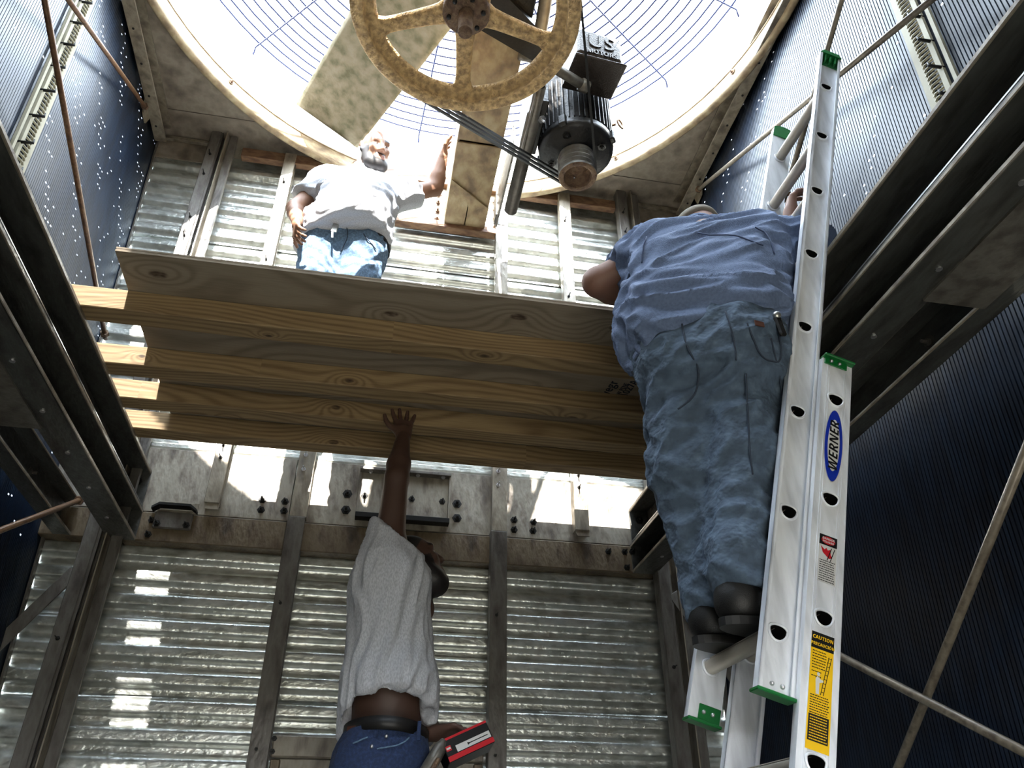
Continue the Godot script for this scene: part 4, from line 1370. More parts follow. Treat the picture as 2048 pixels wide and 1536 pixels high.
func ladder_stickers(s: Node3D, h0: Vector3, u: Vector3, w: Vector3, nrm: Vector3, sp: float) -> void:
	var face := -w * 0.0036
	var right := -nrm
	# oval maker's badge, read upwards
	var B := Basis(right, u, -w)
	var c := h0 - u * (sp * 0.5 - 0.008) + face
	var badge := part("maker_badge", s)
	flat(badge, "oval", oval(0.050, 0.222), c, B, 0.0006, M.sticker_white)
	flat(badge, "blue_ring", oval(0.048, 0.218), c + B.z * 0.0006, B, 0.0006, M.sticker_blue)
	flat(badge, "oval", oval(0.032, 0.158), c + B.z * 0.0012, B, 0.0006, M.sticker_white)
	text_on(badge, "WERNER", 0.024, c + B.z * 0.0024, Basis(u, -right, -w), M.sticker_black, 0.25, 800, 1.12)
	# small white warning with a red figure
	var wn := part("warning_sticker", s)
	c = h0 - u * (sp * 1.5 + 0.008) + face
	flat(wn, "ground", rect2(-0.022, -0.06, 0.022, 0.06), c, B, 0.0006, M.sticker_white)
	flat(wn, "header", rect2(-0.022, 0.034, 0.022, 0.06), c + B.z * 0.0006, B, 0.0004, M.sticker_black)
	flat(wn, "red_oval", oval(0.034, 0.02), c + u * 0.047 + B.z * 0.001, B, 0.0004, M.sticker_red)
	text_on(wn, "DANGER", 0.0055, c + u * 0.051 + B.z * 0.0016, B, M.sticker_white, 0.0, 700)
	text_on(wn, "PELIGRO", 0.0050, c + u * 0.043 + B.z * 0.0016, B, M.sticker_white, 0.0, 700)
	flat(wn, "red_figure", PackedVector2Array([Vector2(-0.018, 0.030), Vector2(-0.008, 0.022), Vector2(-0.004, 0.028), Vector2(0.0, 0.022), Vector2(0.006, 0.026), Vector2(0.008, 0.012), Vector2(0.012, 0.006), Vector2(0.004, 0.002), Vector2(-0.004, 0.008), Vector2(-0.012, 0.014)]), c + B.z * 0.0006, B, 0.0004, M.sticker_red)
	for k in 2:
		var p := Vector2(0.004 + 0.008 * k, 0.0)
		flat(wn, "ladder_drawing", PackedVector2Array([p + Vector2(-0.006, -0.004), p + Vector2(-0.004, -0.004), p + Vector2(0.006, 0.03), p + Vector2(0.004, 0.03)]), c + B.z * 0.001, B, 0.0003, M.sticker_black)
	print_lines(wn, c, B, -0.019, 0.019, -0.006, -0.056, 10, M.sticker_black)
	# long yellow caution label
	var ca := part("caution_sticker", s)
	c = h0 - u * (sp * 2.5 + 0.004) + face
	flat(ca, "ground", rect2(-0.026, -0.125, 0.026, 0.12), c, B, 0.0006, M.sticker_yellow)
	flat(ca, "header", rect2(-0.026, 0.084, 0.026, 0.12), c + B.z * 0.0006, B, 0.0004, M.sticker_black)
	text_on(ca, "CAUTION", 0.0078, c + u * 0.109 + B.z * 0.0013, B, M.sticker_yellow, 0.0, 700)
	text_on(ca, "PRECAUCIÓN", 0.0068, c + u * 0.094 + B.z * 0.0013, B, M.sticker_yellow, 0.0, 700, 0.92)
	flat(ca, "footer", rect2(-0.023, -0.108, 0.022, -0.055), c + B.z * 0.0006, B, 0.0004, M.sticker_black)
	print_lines(ca, c, B, -0.022, 0.010, 0.078, 0.042, 7, M.sticker_black)
	print_lines(ca, c, B, -0.022, 0.0, 0.034, 0.024, 2, M.sticker_black)
	print_lines(ca, c, B, -0.022, 0.021, -0.016, -0.052, 8, M.sticker_black)
	print_lines(ca, c + B.z * 0.0006, B, -0.02, 0.019, -0.06, -0.104, 9, M.sticker_yellow)
	# drawing: a climber at a leaning ladder
	for k in 2:
		var p := Vector2(0.0 + 0.006 * k, -0.012)
		flat(ca, "ladder_drawing", PackedVector2Array([p, p + Vector2(0.0015, 0), p + Vector2(0.0165, 0.085), p + Vector2(0.015, 0.085)]), c + B.z * 0.0008, B, 0.0003, M.sticker_black)
	for k in 9:
		var p := Vector2(0.001 + 0.0016 * k, -0.006 + 0.0095 * k)
		flat(ca, "ladder_drawing", PackedVector2Array([p, p + Vector2(0.007, 0), p + Vector2(0.007, 0.0012), p + Vector2(0, 0.0012)]), c + B.z * 0.0008, B, 0.0003, M.sticker_black)
	flat(ca, "white_figure", PackedVector2Array([Vector2(-0.010, -0.012), Vector2(-0.003, -0.012), Vector2(-0.003, 0.012), Vector2(0.006, 0.016), Vector2(0.006, 0.019), Vector2(-0.003, 0.021), Vector2(-0.004, 0.025), Vector2(-0.009, 0.025), Vector2(-0.012, 0.018)]), c + B.z * 0.0008, B, 0.0003, M.sticker_white)
	flat(ca, "white_figure", oval(0.007, 0.008, 12), c + right * -0.006 + u * 0.030 + B.z * 0.0008, B, 0.0003, M.sticker_white)

# rows of small print too fine to read: broken dark strokes
func print_lines(parent: Node3D, c: Vector3, B: Basis, x0: float, x1: float, y0: float, y1: float, n: int, m: Material) -> void:
	var st := S()
	for k in n:
		var y := lerpf(y0, y1, k / maxf(1.0, n - 1.0))
		var x := x0
		while x < x1 - 0.002:
			var l := minf(rng.randf_range(0.002, 0.006), x1 - x)
			extrude(st, rect2(x, y - 0.0010, x + l, y + 0.0010), c + B.z * 0.0008, c + B.z * 0.0011, B.x, B.y)
			x += l + 0.001
	tag(obj("small_print", st, m, parent), "", "", "", "stuff")

# ---------------------------------------------------------------- figures: smooth unions of tapered capsules, meshed as surface nets
func cap(a: Vector3, b: Vector3, ra: float, rb: float, k := 0.04) -> Array:
	return [0, a, b, ra, rb, k]

func ell(c: Vector3, B: Basis, r: Vector3, k := 0.02) -> Array:
	return [1, c, B, r, 0.0, k]

func cutp(c: Vector3, n: Vector3, reach: float) -> Array:
	return [2, c, n.normalized(), reach, 0.0, 0.0]

func hollow(a: Vector3, b: Vector3, ra: float, rb: float) -> Array:
	return [3, a, b, ra, rb, 0.0]

# adds the surface to the arrays in acc: v, n, c, i
func blob(acc: Dictionary, prims: Array, cell: float, colour: Callable, bump: Callable) -> void:
	var lo := Vector3(1e9, 1e9, 1e9)
	var hi := -lo
	for p in prims:
		if p[0] > 1:
			continue
		var r: float
		if p[0] == 0:
			r = maxf(p[3], p[4]) + p[5] * 0.5 + cell * 3
			for q in [p[1], p[2]]:
				lo = lo.min(q - Vector3(r, r, r))
				hi = hi.max(q + Vector3(r, r, r))
		else:
			r = maxf(p[3].x, maxf(p[3].y, p[3].z)) + p[5] * 0.5 + cell * 3
			lo = lo.min(p[1] - Vector3(r, r, r))
			hi = hi.max(p[1] + Vector3(r, r, r))
	var nx := int((hi.x - lo.x) / cell) + 2
	var ny := int((hi.y - lo.y) / cell) + 2
	var nz := int((hi.z - lo.z) / cell) + 2
	var g := PackedFloat32Array()
	g.resize(nx * ny * nz)
	g.fill(1000.0)
	for p in prims:
		var type: int = p[0]
		var A: Vector3 = p[1]
		var k: float = p[5]
		var m := k + cell * 2.5
		var l0: Vector3
		var h0: Vector3
		var inv := Basis.IDENTITY
		if type == 0 or type == 3:
			var r: float = maxf(p[3], p[4]) + m
			l0 = A.min(p[2]) - Vector3(r, r, r)
			h0 = A.max(p[2]) + Vector3(r, r, r)
		elif type == 1:
			var r: float = maxf(p[3].x, maxf(p[3].y, p[3].z)) + m
			l0 = A - Vector3(r, r, r)
			h0 = A + Vector3(r, r, r)
			inv = p[2].inverse()
		else:
			l0 = A - Vector3.ONE * p[3]
			h0 = A + Vector3.ONE * p[3]
		var i0 := maxi(0, int((l0.x - lo.x) / cell))
		var i1 := mini(nx - 1, int((h0.x - lo.x) / cell) + 1)
		var j0 := maxi(0, int((l0.y - lo.y) / cell))
		var j1 := mini(ny - 1, int((h0.y - lo.y) / cell) + 1)
		var q0 := maxi(0, int((l0.z - lo.z) / cell))
		var q1 := mini(nz - 1, int((h0.z - lo.z) / cell) + 1)
		var ab: Vector3 = (p[2] - A) if (type == 0 or type == 3) else Vector3.ZERO
		var ll := maxf(ab.length_squared(), 1e-9)
		var ra: float = p[3] if not (p[3] is Vector3) else 0.0
		var rb: float = p[4]
		var rad: Vector3 = p[3] if p[3] is Vector3 else Vector3.ONE
		var rinv := Vector3.ONE / rad
		var rinv2 := rinv * rinv
		var pn: Vector3 = p[2] if type == 2 else Vector3.ZERO
		for q in range(q0, q1 + 1):
			for j in range(j0, j1 + 1):
				var at := (q * ny + j) * nx
				for i in range(i0, i1 + 1):
					var P := lo + Vector3(i, j, q) * cell
					var d: float
					if type == 0 or type == 3:
						var t := clampf((P - A).dot(ab) / ll, 0.0, 1.0)
						d = P.distance_to(A + ab * t) - (ra + (rb - ra) * t)
					elif type == 1:
						var L := inv * (P - A)
						var k0 := (L * rinv).length()
						var k1 := (L * rinv2).length()
						d = k0 * (k0 - 1.0) / maxf(k1, 1e-6)
					else:
						d = pn.dot(P - A)
					var o := g[at + i]
					if type >= 2:
						if o < 900.0:
							if type == 3:
								d = -d
							g[at + i] = maxf(o, d)
						continue
					if d > m:
						continue
					if o > 900.0 or k <= 0.0:
						g[at + i] = minf(o, d)
					else:
						var h := clampf(0.5 + 0.5 * (o - d) / k, 0.0, 1.0)
						g[at + i] = lerpf(o, d, h) - k * h * (1.0 - h)
	# surface nets
	var ids := PackedInt32Array()
	ids.resize(nx * ny * nz)
	ids.fill(-1)
	var V := PackedVector3Array()
	var I := PackedInt32Array()
	var sx := 1
	var sy := nx
	var sz := nx * ny
	var corner := [0, sx, sy, sx + sy, sz, sx + sz, sy + sz, sx + sy + sz]
	var cpos := [Vector3(0, 0, 0), Vector3(1, 0, 0), Vector3(0, 1, 0), Vector3(1, 1, 0), Vector3(0, 0, 1), Vector3(1, 0, 1), Vector3(0, 1, 1), Vector3(1, 1, 1)]
	var edges := [[0, 1], [2, 3], [4, 5], [6, 7], [0, 2], [1, 3], [4, 6], [5, 7], [0, 4], [1, 5], [2, 6], [3, 7]]
	var near := cell * 2.0
	for q in nz - 1:
		for j in ny - 1:
			var at := (q * ny + j) * nx
			for i in nx - 1:
				var v0 := g[at + i]
				if v0 > near or v0 < -near:
					continue
				var b := at + i
				var mask := 0
				for c in 8:
					if g[b + corner[c]] < 0.0:
						mask |= 1 << c
				if mask == 0 or mask == 255:
					continue
				var s := Vector3.ZERO
				var n := 0
				for e in edges:
					var ia: int = e[0]
					var ib: int = e[1]
					if ((mask >> ia) & 1) != ((mask >> ib) & 1):
						var ga := g[b + corner[ia]]
						var gb := minf(g[b + corner[ib]], cell * 4)
						ga = minf(ga, cell * 4)
						s += cpos[ia].lerp(cpos[ib], ga / (ga - gb))
						n += 1
				ids[b] = V.size()
				V.append(lo + (Vector3(i, j, q) + s / n) * cell)
	for q in range(1, nz - 1):
		for j in range(1, ny - 1):
			var at := (q * ny + j) * nx
			for i in range(1, nx - 1):
				var b := at + i
				if ids[b] < 0:
					continue
				var s0 := g[b] < 0.0
				for ax in 3:
					var st: int = [sx, sy, sz][ax]
					if (g[b + st] < 0.0) == s0:
						continue
					var u: int = [sy, sz, sx][ax]
					var w: int = [sz, sx, sy][ax]
					var a0 := ids[b]
					var a1 := ids[b - u]
					var a2 := ids[b - u - w]
					var a3 := ids[b - w]
					if a1 < 0 or a2 < 0 or a3 < 0:
						continue
					if s0:
						I.append_array([a0, a2, a1, a0, a3, a2])
					else:
						I.append_array([a0, a1, a2, a0, a2, a3])
	# even the points out a little, then push the cloth folds
	for pass_ in 2:
		var sum := PackedVector3Array()
		sum.resize(V.size())
		var cnt := PackedFloat32Array()
		cnt.resize(V.size())
		for t in range(0, I.size(), 3):
			var a := I[t]; var b := I[t + 1]; var c := I[t + 2]
			sum[a] += V[b] + V[c]; sum[b] += V[a] + V[c]; sum[c] += V[a] + V[b]
			cnt[a] += 2; cnt[b] += 2; cnt[c] += 2
		for a in V.size():
			if cnt[a] > 0:
				V[a] = V[a].lerp(sum[a] / cnt[a], 0.45)
	var N := vnormals(V, I)
	if bump.is_valid():
		for a in V.size():
			V[a] += N[a] * bump.call(V[a], N[a])
		N = vnormals(V, I)
	var base: int = acc.v.size()
	acc.v.append_array(V)
	acc.n.append_array(N)
	for a in V.size():
		acc.c.append(colour.call(V[a]) if colour.is_valid() else Color.WHITE)
	for a in I:
		acc.i.append(a + base)

func vnormals(V: PackedVector3Array, I: PackedInt32Array) -> PackedVector3Array:
	var N := PackedVector3Array()
	N.resize(V.size())
	for t in range(0, I.size(), 3):
		var n := (V[I[t + 2]] - V[I[t]]).cross(V[I[t + 1]] - V[I[t]])
		N[I[t]] += n; N[I[t + 1]] += n; N[I[t + 2]] += n
	for a in N.size():
		N[a] = N[a].normalized()
	return N

func fresh() -> Dictionary:
	return {"v": PackedVector3Array(), "n": PackedVector3Array(), "c": PackedColorArray(), "i": PackedInt32Array()}

func blob_mesh(acc: Dictionary) -> ArrayMesh:
	var arr := []
	arr.resize(Mesh.ARRAY_MAX)
	arr[Mesh.ARRAY_VERTEX] = acc.v
	arr[Mesh.ARRAY_NORMAL] = acc.n
	arr[Mesh.ARRAY_COLOR] = acc.c
	arr[Mesh.ARRAY_INDEX] = acc.i
	var m := ArrayMesh.new()
	m.add_surface_from_arrays(Mesh.PRIMITIVE_TRIANGLES, arr)
	return m

func cloth(called: String, prims: Array, cell: float, m: Material, bump: Callable, parent: Node3D) -> Dictionary:
	var acc := fresh()
	blob(acc, prims, cell, none, bump)
	mesh_obj(called, blob_mesh(acc), m, parent)
	return acc

# folds: ridges of noise stretched along dir
func folds(sd: int, dir: Vector3, along_f: float, across_f: float, amp: float, base_f := 5.0, base_amp := 0.004) -> Callable:
	var f := FastNoiseLite.new()
	f.seed = sd
	f.frequency = 1.0
	f.fractal_octaves = 2
	var B := along(dir)
	return func(p: Vector3, _n: Vector3) -> float:
		var L := Vector3(p.dot(B.x) * across_f, p.dot(B.y) * along_f, p.dot(B.z) * across_f)
		var r := 1.0 - absf(f.get_noise_3dv(L)) * 2.4
		return amp * (maxf(r, -0.2) - 0.45) + base_amp * f.get_noise_3dv(p * base_f + Vector3(7, 3, 1))

# a line laid on the surface acc, seen from the lens along the given points
func drape(acc: Dictionary, guide: Array, lift := 0.0015) -> Array:
	var out := []
	for gp in guide:
		var d: Vector3 = gp.normalized()
		var best := 1e9
		var hit := Vector3.INF
		for a in acc.v.size():
			var v: Vector3 = acc.v[a]
			var t := v.dot(d)
			var off := (v - d * t).length_squared()
			if off < 0.00030:
				var sc := t + off * 400.0
				if sc < best:
					best = sc
					hit = v + acc.n[a] * lift
		if hit.is_finite():
			out.append(hit)
	return out

func seam_line(called: String, acc: Dictionary, guide: Array, r: float, m: Material, parent: Node3D) -> void:
	var pts := []
	for i in guide.size() - 1:
		for k in 6:
			pts.append(guide[i].lerp(guide[i + 1], k / 6.0))
	pts.append(guide[-1])
	var q := drape(acc, pts, 0.004)
	if q.size() < 3:
		return
	var sm := []
	for i in q.size():
		var sum := Vector3.ZERO
		for k in range(-2, 3):
			sum += q[clampi(i + k, 0, q.size() - 1)]
		sm.append(sum / 5.0)
	var st := S(true)
	tube(st, sm, r, 6)
	obj(called, st, m, parent)

# fingers: dir along the hand, nrm out of the palm, thumb side
func hand(w: Vector3, dir: Vector3, nrm: Vector3, side: float, curl: Array, spread: float, size := 1.0, thumb_curl := 0.4) -> Array:
	dir = dir.normalized()
	nrm = (nrm - dir * nrm.dot(dir)).normalized()
	var ac := dir.cross(nrm) * side   # towards the thumb
	var p := []
	var s := size
	for k in 4:
		var x := (0.030 - 0.020 * k) * s
		p.append(cap(w + ac * x * 0.55, w + dir * (0.088 - 0.004 * absf(k - 1)) * s + ac * x, 0.016 * s, 0.0125 * s, 0.014))
	p.append(cap(w - dir * 0.03 * s, w + dir * 0.03 * s, 0.024 * s, 0.024 * s, 0.02))
	for k in 4:
		var x := (0.030 - 0.020 * k) * s
		var root := w + dir * (0.086 - 0.004 * absf(k - 1)) * s + ac * x
		var len: float = [0.071, 0.080, 0.074, 0.058][k] * s
		var yaw: float = spread * (1.5 - k) / 1.5
		var fd := (dir * cos(yaw) + ac * sin(yaw)).normalized()
		var at := root
		var ang := 0.0
		var rr := [0.0095, 0.0090, 0.0082, 0.0072]
		for q in 3:
			ang += curl[k] * [0.8, 1.0, 0.7][q]
			var d2 := fd * cos(ang) + nrm * sin(ang)
			var e: Vector3 = at + d2 * len * [0.45, 0.31, 0.24][q]
			p.append(cap(at, e, rr[q] * s, rr[q + 1] * s, 0.004))
			at = e
	var tr := w + dir * 0.025 * s + ac * 0.026 * s
	var td := (dir * 0.62 + ac * 0.78).normalized()
	var t1 := tr + td * 0.042 * s
	var t2 := t1 + (td.lerp(dir, 0.45) + nrm * thumb_curl * 0.6).normalized() * 0.034 * s
	var t3 := t2 + (td.lerp(dir, 0.7) + nrm * thumb_curl).normalized() * 0.026 * s
	p.append(cap(tr, t1, 0.016 * s, 0.0115 * s, 0.012))
	p.append(cap(t1, t2, 0.0112 * s, 0.0098 * s, 0.004))
	p.append(cap(t2, t3, 0.0098 * s, 0.008 * s, 0.004))
	return p

# head about 0.235 m tall; F: x to the figure's left, y up, z out of the face
func head(c: Vector3, F: Basis, beard: float) -> Array:
	var L := func(x, y, z) -> Vector3: return c + F * Vector3(x, y, z)
	var p := [
		ell(L.call(0, 0.030, -0.014), F, Vector3(0.077, 0.088, 0.097), 0.02),
		ell(L.call(0, -0.035, 0.018), F, Vector3(0.064, 0.075, 0.072), 0.03),
		cap(L.call(-0.045, -0.07, 0.0), L.call(0, -0.098, 0.058), 0.022, 0.022, 0.03),
		cap(L.call(0.045, -0.07, 0.0), L.call(0, -0.098, 0.058), 0.022, 0.022, 0.03),
		cap(L.call(-0.038, 0.034, 0.074), L.call(0.038, 0.034, 0.074), 0.012, 0.012, 0.02),
		cap(L.call(-0.042, -0.012, 0.066), L.call(-0.03, -0.02, 0.070), 0.017, 0.015, 0.02),
		cap(L.call(0.042, -0.012, 0.066), L.call(0.03, -0.02, 0.070), 0.017, 0.015, 0.02),
		cap(L.call(0, 0.022, 0.084), L.call(0, -0.020, 0.105), 0.009, 0.013, 0.012),
		ell(L.call(-0.013, -0.026, 0.096), F, Vector3(0.010, 0.009, 0.011), 0.008),
		ell(L.call(0.013, -0.026, 0.096), F, Vector3(0.010, 0.009, 0.011), 0.008),
		cap(L.call(-0.021, -0.054, 0.084), L.call(0.021, -0.054, 0.084), 0.0075, 0.0075, 0.006),
		cap(L.call(-0.018, -0.067, 0.083), L.call(0.018, -0.067, 0.083), 0.0085, 0.0085, 0.006),
		cap(L.call(0, -0.06, -0.04), L.call(0, -0.17, -0.055), 0.056, 0.060, 0.04),
		[3, L.call(-0.031, 0.012, 0.094), L.call(-0.029, 0.012, 0.094), 0.013, 0.013, 0.0],
		[3, L.call(0.031, 0.012, 0.094), L.call(0.029, 0.012, 0.094), 0.013, 0.013, 0.0],
		ell(L.call(-0.031, 0.011, 0.071), F, Vector3(0.013, 0.011, 0.012), 0.003),
		ell(L.call(0.031, 0.011, 0.071), F, Vector3(0.013, 0.011, 0.012), 0.003)]
	for s in [-1, 1]:
		p.append(cap(L.call(s * 0.079, 0.022, -0.012), L.call(s * 0.084, -0.018, -0.006), 0.012, 0.009, 0.008))
		p.append(cap(L.call(s * 0.084, 0.030, -0.022), L.call(s * 0.088, 0.006, -0.026), 0.008, 0.007, 0.008))
	if beard > 0.0:
		p.append(ell(L.call(0, -0.105, 0.045), F, Vector3(0.050, 0.045, 0.048) * beard, 0.03))
		for s in [-1, 1]:
			p.append(cap(L.call(s * 0.062, -0.03, 0.010), L.call(s * 0.040, -0.09, 0.040), 0.016 * beard, 0.028 * beard, 0.03))
	return p

func head_colour(c: Vector3, F: Basis, skin: Color, beard: bool, hair: bool) -> Callable:
	var inv := F.inverse()
	var f := FastNoiseLite.new()
	f.seed = 31
	f.frequency = 1.0
	return func(P: Vector3) -> Color:
		var l := inv * (P - c)
		var col := skin
		var n := f.get_noise_3dv(P * 60.0)
		if beard:
			var side := l.y < 0.0 and absf(l.x) > 0.050 and l.z > -0.012 and l.z < 0.055
			var chin := l.y < -0.074 and l.z > -0.02 and l.y > -0.16
			var jaw := l.y < -0.03 - 0.035 * clampf((l.z - 0.03) / 0.05, 0.0, 1.0) and absf(l.x) > 0.030 and l.z > -0.01
			var mou := l.y > -0.052 and l.y < -0.040 and absf(l.x) < 0.032 and l.z > 0.06
			if side or chin or jaw or mou:
				col = Color(0.012, 0.010, 0.010) * (1.0 + 0.5 * n)
		if hair and l.y > 0.035 - 0.25 * minf(l.z + 0.02, 0.0) * 0.0 and (l.z < 0.055 and l.y > 0.03 + maxf(0.0, l.z) * 0.8):
			col = Color(0.015, 0.012, 0.012)
		if absf(l.x) < 0.026 and l.z > 0.07 and l.y < -0.049 and l.y > -0.076:
			col = Color(skin.r * 1.15, skin.g * 0.85, skin.b * 0.85) if l.y < -0.0605 or l.y > -0.059 else Color(0.02, 0.01, 0.01)
		if l.z > 0.06 and absf(l.y - 0.040) < 0.0065 and absf(absf(l.x) - 0.031) < 0.021:
			col = Color(0.012, 0.010, 0.010)
		var ex := absf(absf(l.x) - 0.031)
		if l.z > 0.055 and ex < 0.013 and absf(l.y - 0.009) < 0.004:
			col = Color(0.02, 0.015, 0.012) if ex < 0.006 else Color(0.55, 0.52, 0.48)
		col.a = 1.0
		return col

func faces(f: Vector3, up: Vector3) -> Basis:
	var z := f.normalized()
	var x := up.cross(z).normalized()
	return Basis(x, z.cross(x), z)

func flat_col(c: Color) -> Callable:
	return func(_p: Vector3) -> Color: return c

func belt_round(parent: Node3D, called: String, c: Vector3, ax: Vector3, az: Vector3, up: Vector3, h: float, th: float, m: Material) -> void:
	var st := S(true)
	var n := 40
	var ring := []
	for k in n:
		var a := TAU * k / n
		var d := ax * cos(a) + az * sin(a)
		var o := d.normalized() * th
		ring.append([c + d + up * h * 0.5, c + d + o + up * h * 0.5, c + d + o - up * h * 0.5, c + d - up * h * 0.5])
	for k in n:
		for e in 4:
			quad(st, ring[k][e], ring[k][(e + 1) % 4], ring[(k + 1) % n][(e + 1) % 4], ring[(k + 1) % n][e])
	obj(called, st, m, parent)

func build_people() -> void:
	man_on_platform()
	man_reaching_up()
	man_on_ladder()

func man_on_platform() -> void:
	var t := thing("person", "bearded man in grey tee and light jeans standing on the platform, hand raised", "person", "", Vector3(-0.008, 0.115, -0.105))
	var skin := Color(0.21, 0.105, 0.062)
	var neck := Vector3(-0.262, 3.37, -3.08)
	var hc := Vector3(-0.198, 3.475, -3.00)
	var F := faces(Vector3(0.42, -0.42, 0.80), Vector3(0.08, 0.9, 0.45))
	var Rs := Vector3(-0.470, 3.215, -3.08)
	var Re := Vector3(-0.575, 2.965, -3.03)
	var Rw := Vector3(-0.528, 2.745, -2.90)
	var Ls := Vector3(-0.055, 3.195, -3.06)
	var Le := Vector3(0.162, 3.345, -3.10)
	var Lw := Vector3(0.192, 3.535, -3.03)
	var hipc := Vector3(-0.305, 2.76, -3.10)
	var acc := fresh()
	var body := [
		cap(hipc + Vector3(0, 0.02, 0), Vector3(-0.27, 3.2, -3.08), 0.12, 0.13, 0.05), cap(Vector3(-0.27, 3.25, -3.08), neck, 0.10, 0.062, 0.05), cap(neck, hc + F * Vector3(0, -0.06, -0.03), 0.062, 0.058, 0.03),
		cap(Rs, Re, 0.058, 0.046, 0.03), cap(Re, Re.lerp(Rw, 0.35), 0.046, 0.045, 0.02), cap(Re.lerp(Rw, 0.35), Rw, 0.045, 0.030, 0.02),
		cap(Ls, Le, 0.058, 0.046, 0.03), cap(Le, Le.lerp(Lw, 0.35), 0.046, 0.045, 0.02), cap(Le.lerp(Lw, 0.35), Lw, 0.045, 0.030, 0.02)]
	for s in [-1, 1]:
		body.append(cap(hipc + Vector3(s * 0.09, -0.02, 0), Vector3(-0.305 + s * 0.11, 2.33, -3.08), 0.075, 0.055, 0.03))
		body.append(cap(Vector3(-0.305 + s * 0.11, 2.33, -3.08), Vector3(-0.305 + s * 0.12, 1.82, -3.12), 0.055, 0.04, 0.03))
	blob(acc, body, 0.012, flat_col(skin), none)
	blob(acc, hand(Rw, Vector3(0.12, -0.95, 0.28), Vector3(0.85, 0.1, -0.2), -1.0, [0.35, 0.42, 0.45, 0.5], 0.10), 0.0032, flat_col(skin * 1.05), none)
	blob(acc, hand(Lw, Vector3(0.10, 0.85, 0.10), Vector3(0.95, -0.1, 0.0), -1.0, [0.22, 0.2, 0.22, 0.25], 0.14), 0.0032, flat_col(skin * 1.05), none)
	blob(acc, head(hc, F, 1.12), 0.0042, head_colour(hc, F, skin, true, false), none)
	mesh_obj("body", blob_mesh(acc), M.skin_upper, t)
	# tee shirt with a round belly
	var tee := [
		cap(Vector3(-0.42, 3.225, -3.07), Vector3(-0.11, 3.21, -3.06), 0.105, 0.105, 0.06),
		cap(Vector3(-0.36, 3.10, -3.03), Vector3(-0.17, 3.08, -3.02), 0.135, 0.135, 0.07),
		ell(Vector3(-0.285, 2.92, -2.985), Basis.IDENTITY, Vector3(0.225, 0.21, 0.185), 0.10),
		cap(Vector3(-0.41, 2.82, -3.08), Vector3(-0.20, 2.79, -3.06), 0.155, 0.155, 0.08),
		cap(Vector3(-0.27, 3.27, -3.08), Vector3(-0.262, 3.34, -3.075), 0.11, 0.078, 0.04),
		cap(Rs, Rs.lerp(Re, 0.75), 0.088, 0.088, 0.05), cap(Ls, Ls.lerp(Le, 0.62), 0.085, 0.092, 0.05),
		cutp(Rs.lerp(Re, 0.62), Re - Rs, 0.17), cutp(Ls.lerp(Le, 0.50), Le - Ls, 0.16),
		cutp(Vector3(-0.30, 2.765, -3.03), Vector3(0.14, -1.0, 0.22), 0.5),
		cutp(Vector3(-0.258, 3.372, -3.065), Vector3(0.12, 0.9, 0.3), 0.115)]
	var ta := cloth("tee_shirt", tee, 0.0095, M.grey_tee_upper, folds(41, Vector3(0.9, 0.35, 0.1), 2.0, 9.0, 0.012), t)
	# jeans
	var jeans := [
		cap(Vector3(-0.40, 2.80, -3.085), Vector3(-0.20, 2.77, -3.075), 0.140, 0.140, 0.06),
		cap(Vector3(-0.40, 2.70, -3.08), Vector3(-0.42, 2.33, -3.05), 0.118, 0.086, 0.05), cap(Vector3(-0.42, 2.33, -3.05), Vector3(-0.43, 1.78, -3.10), 0.084, 0.070, 0.04),
		cap(Vector3(-0.20, 2.68, -3.08), Vector3(-0.185, 2.33, -3.06), 0.118, 0.086, 0.05), cap(Vector3(-0.185, 2.33, -3.06), Vector3(-0.18, 1.78, -3.12), 0.084, 0.070, 0.04),
		cutp(Vector3(-0.30, 2.825, -3.05), Vector3(-0.12, 1.0, -0.10), 0.5), cutp(Vector3(-0.3, 1.755, -3.1), Vector3.DOWN, 0.4)]
	var ja := cloth("jeans", jeans, 0.0105, M.light_denim, folds(42, Vector3(0.75, 0.6, 0.2), 3.0, 10.0, 0.009), t)
	belt_round(t, "belt", Vector3(-0.30, 2.815, -3.08), Vector3(0.245, -0.03, 0.01), Vector3(0, 0.015, 0.142), Vector3(0.12, 0.98, 0.1).normalized(), 0.035, 0.005, M.leather)
	seam_line("fly_seam", ja, [Vector3(-0.285, 2.80, -2.93), Vector3(-0.27, 2.72, -2.93), Vector3(-0.30, 2.62, -2.95)], 0.0025, M.seam, t)
	seam_line("pocket_seam", ja, [Vector3(-0.20, 2.77, -2.94), Vector3(-0.16, 2.72, -2.95), Vector3(-0.12, 2.71, -3.0)], 0.0025, M.seam, t)
	# shoes on the plywood
	for s in [-1, 1]:
		var sh := fresh()
		var c := Vector3(-0.305 + s * 0.125, 1.76, -3.10)
		blob(sh, [cap(c, c + Vector3(0.02 * s, -0.008, 0.13), 0.042, 0.036, 0.03), cap(c, c + Vector3(0, 0.06, -0.02), 0.045, 0.045, 0.03), cutp(c - Vector3(0, 0.044, 0), Vector3.DOWN, 0.3)], 0.009, none, none)
		mesh_obj("shoe", blob_mesh(sh), M.boot, t)
	# key ring clipped to the belt
	var k := thing("key_ring", "keys and tag hanging from the belt of the man on the platform", "keys", "", t.position)
	var at := Vector3(-0.345, 2.80, -2.925)
	var st := S(true)
	hoop(st, at, Vector3(0.9, 0, 0.3), 0.014, 0.0025, 18, 6)
	obj("ring", st, M.key_metal, k)
	st = S()
	box(st, at + Vector3(0.004, -0.045, 0.008), Vector3(0.032, 0.058, 0.01), 0.003, Basis(Vector3.BACK, -0.12))
	obj("tag", st, M.key_metal, k)
	st = S()
	box(st, at + Vector3(-0.003, -0.092, 0.008), Vector3(0.010, 0.040, 0.003), 0.001, Basis(Vector3.BACK, 0.1))
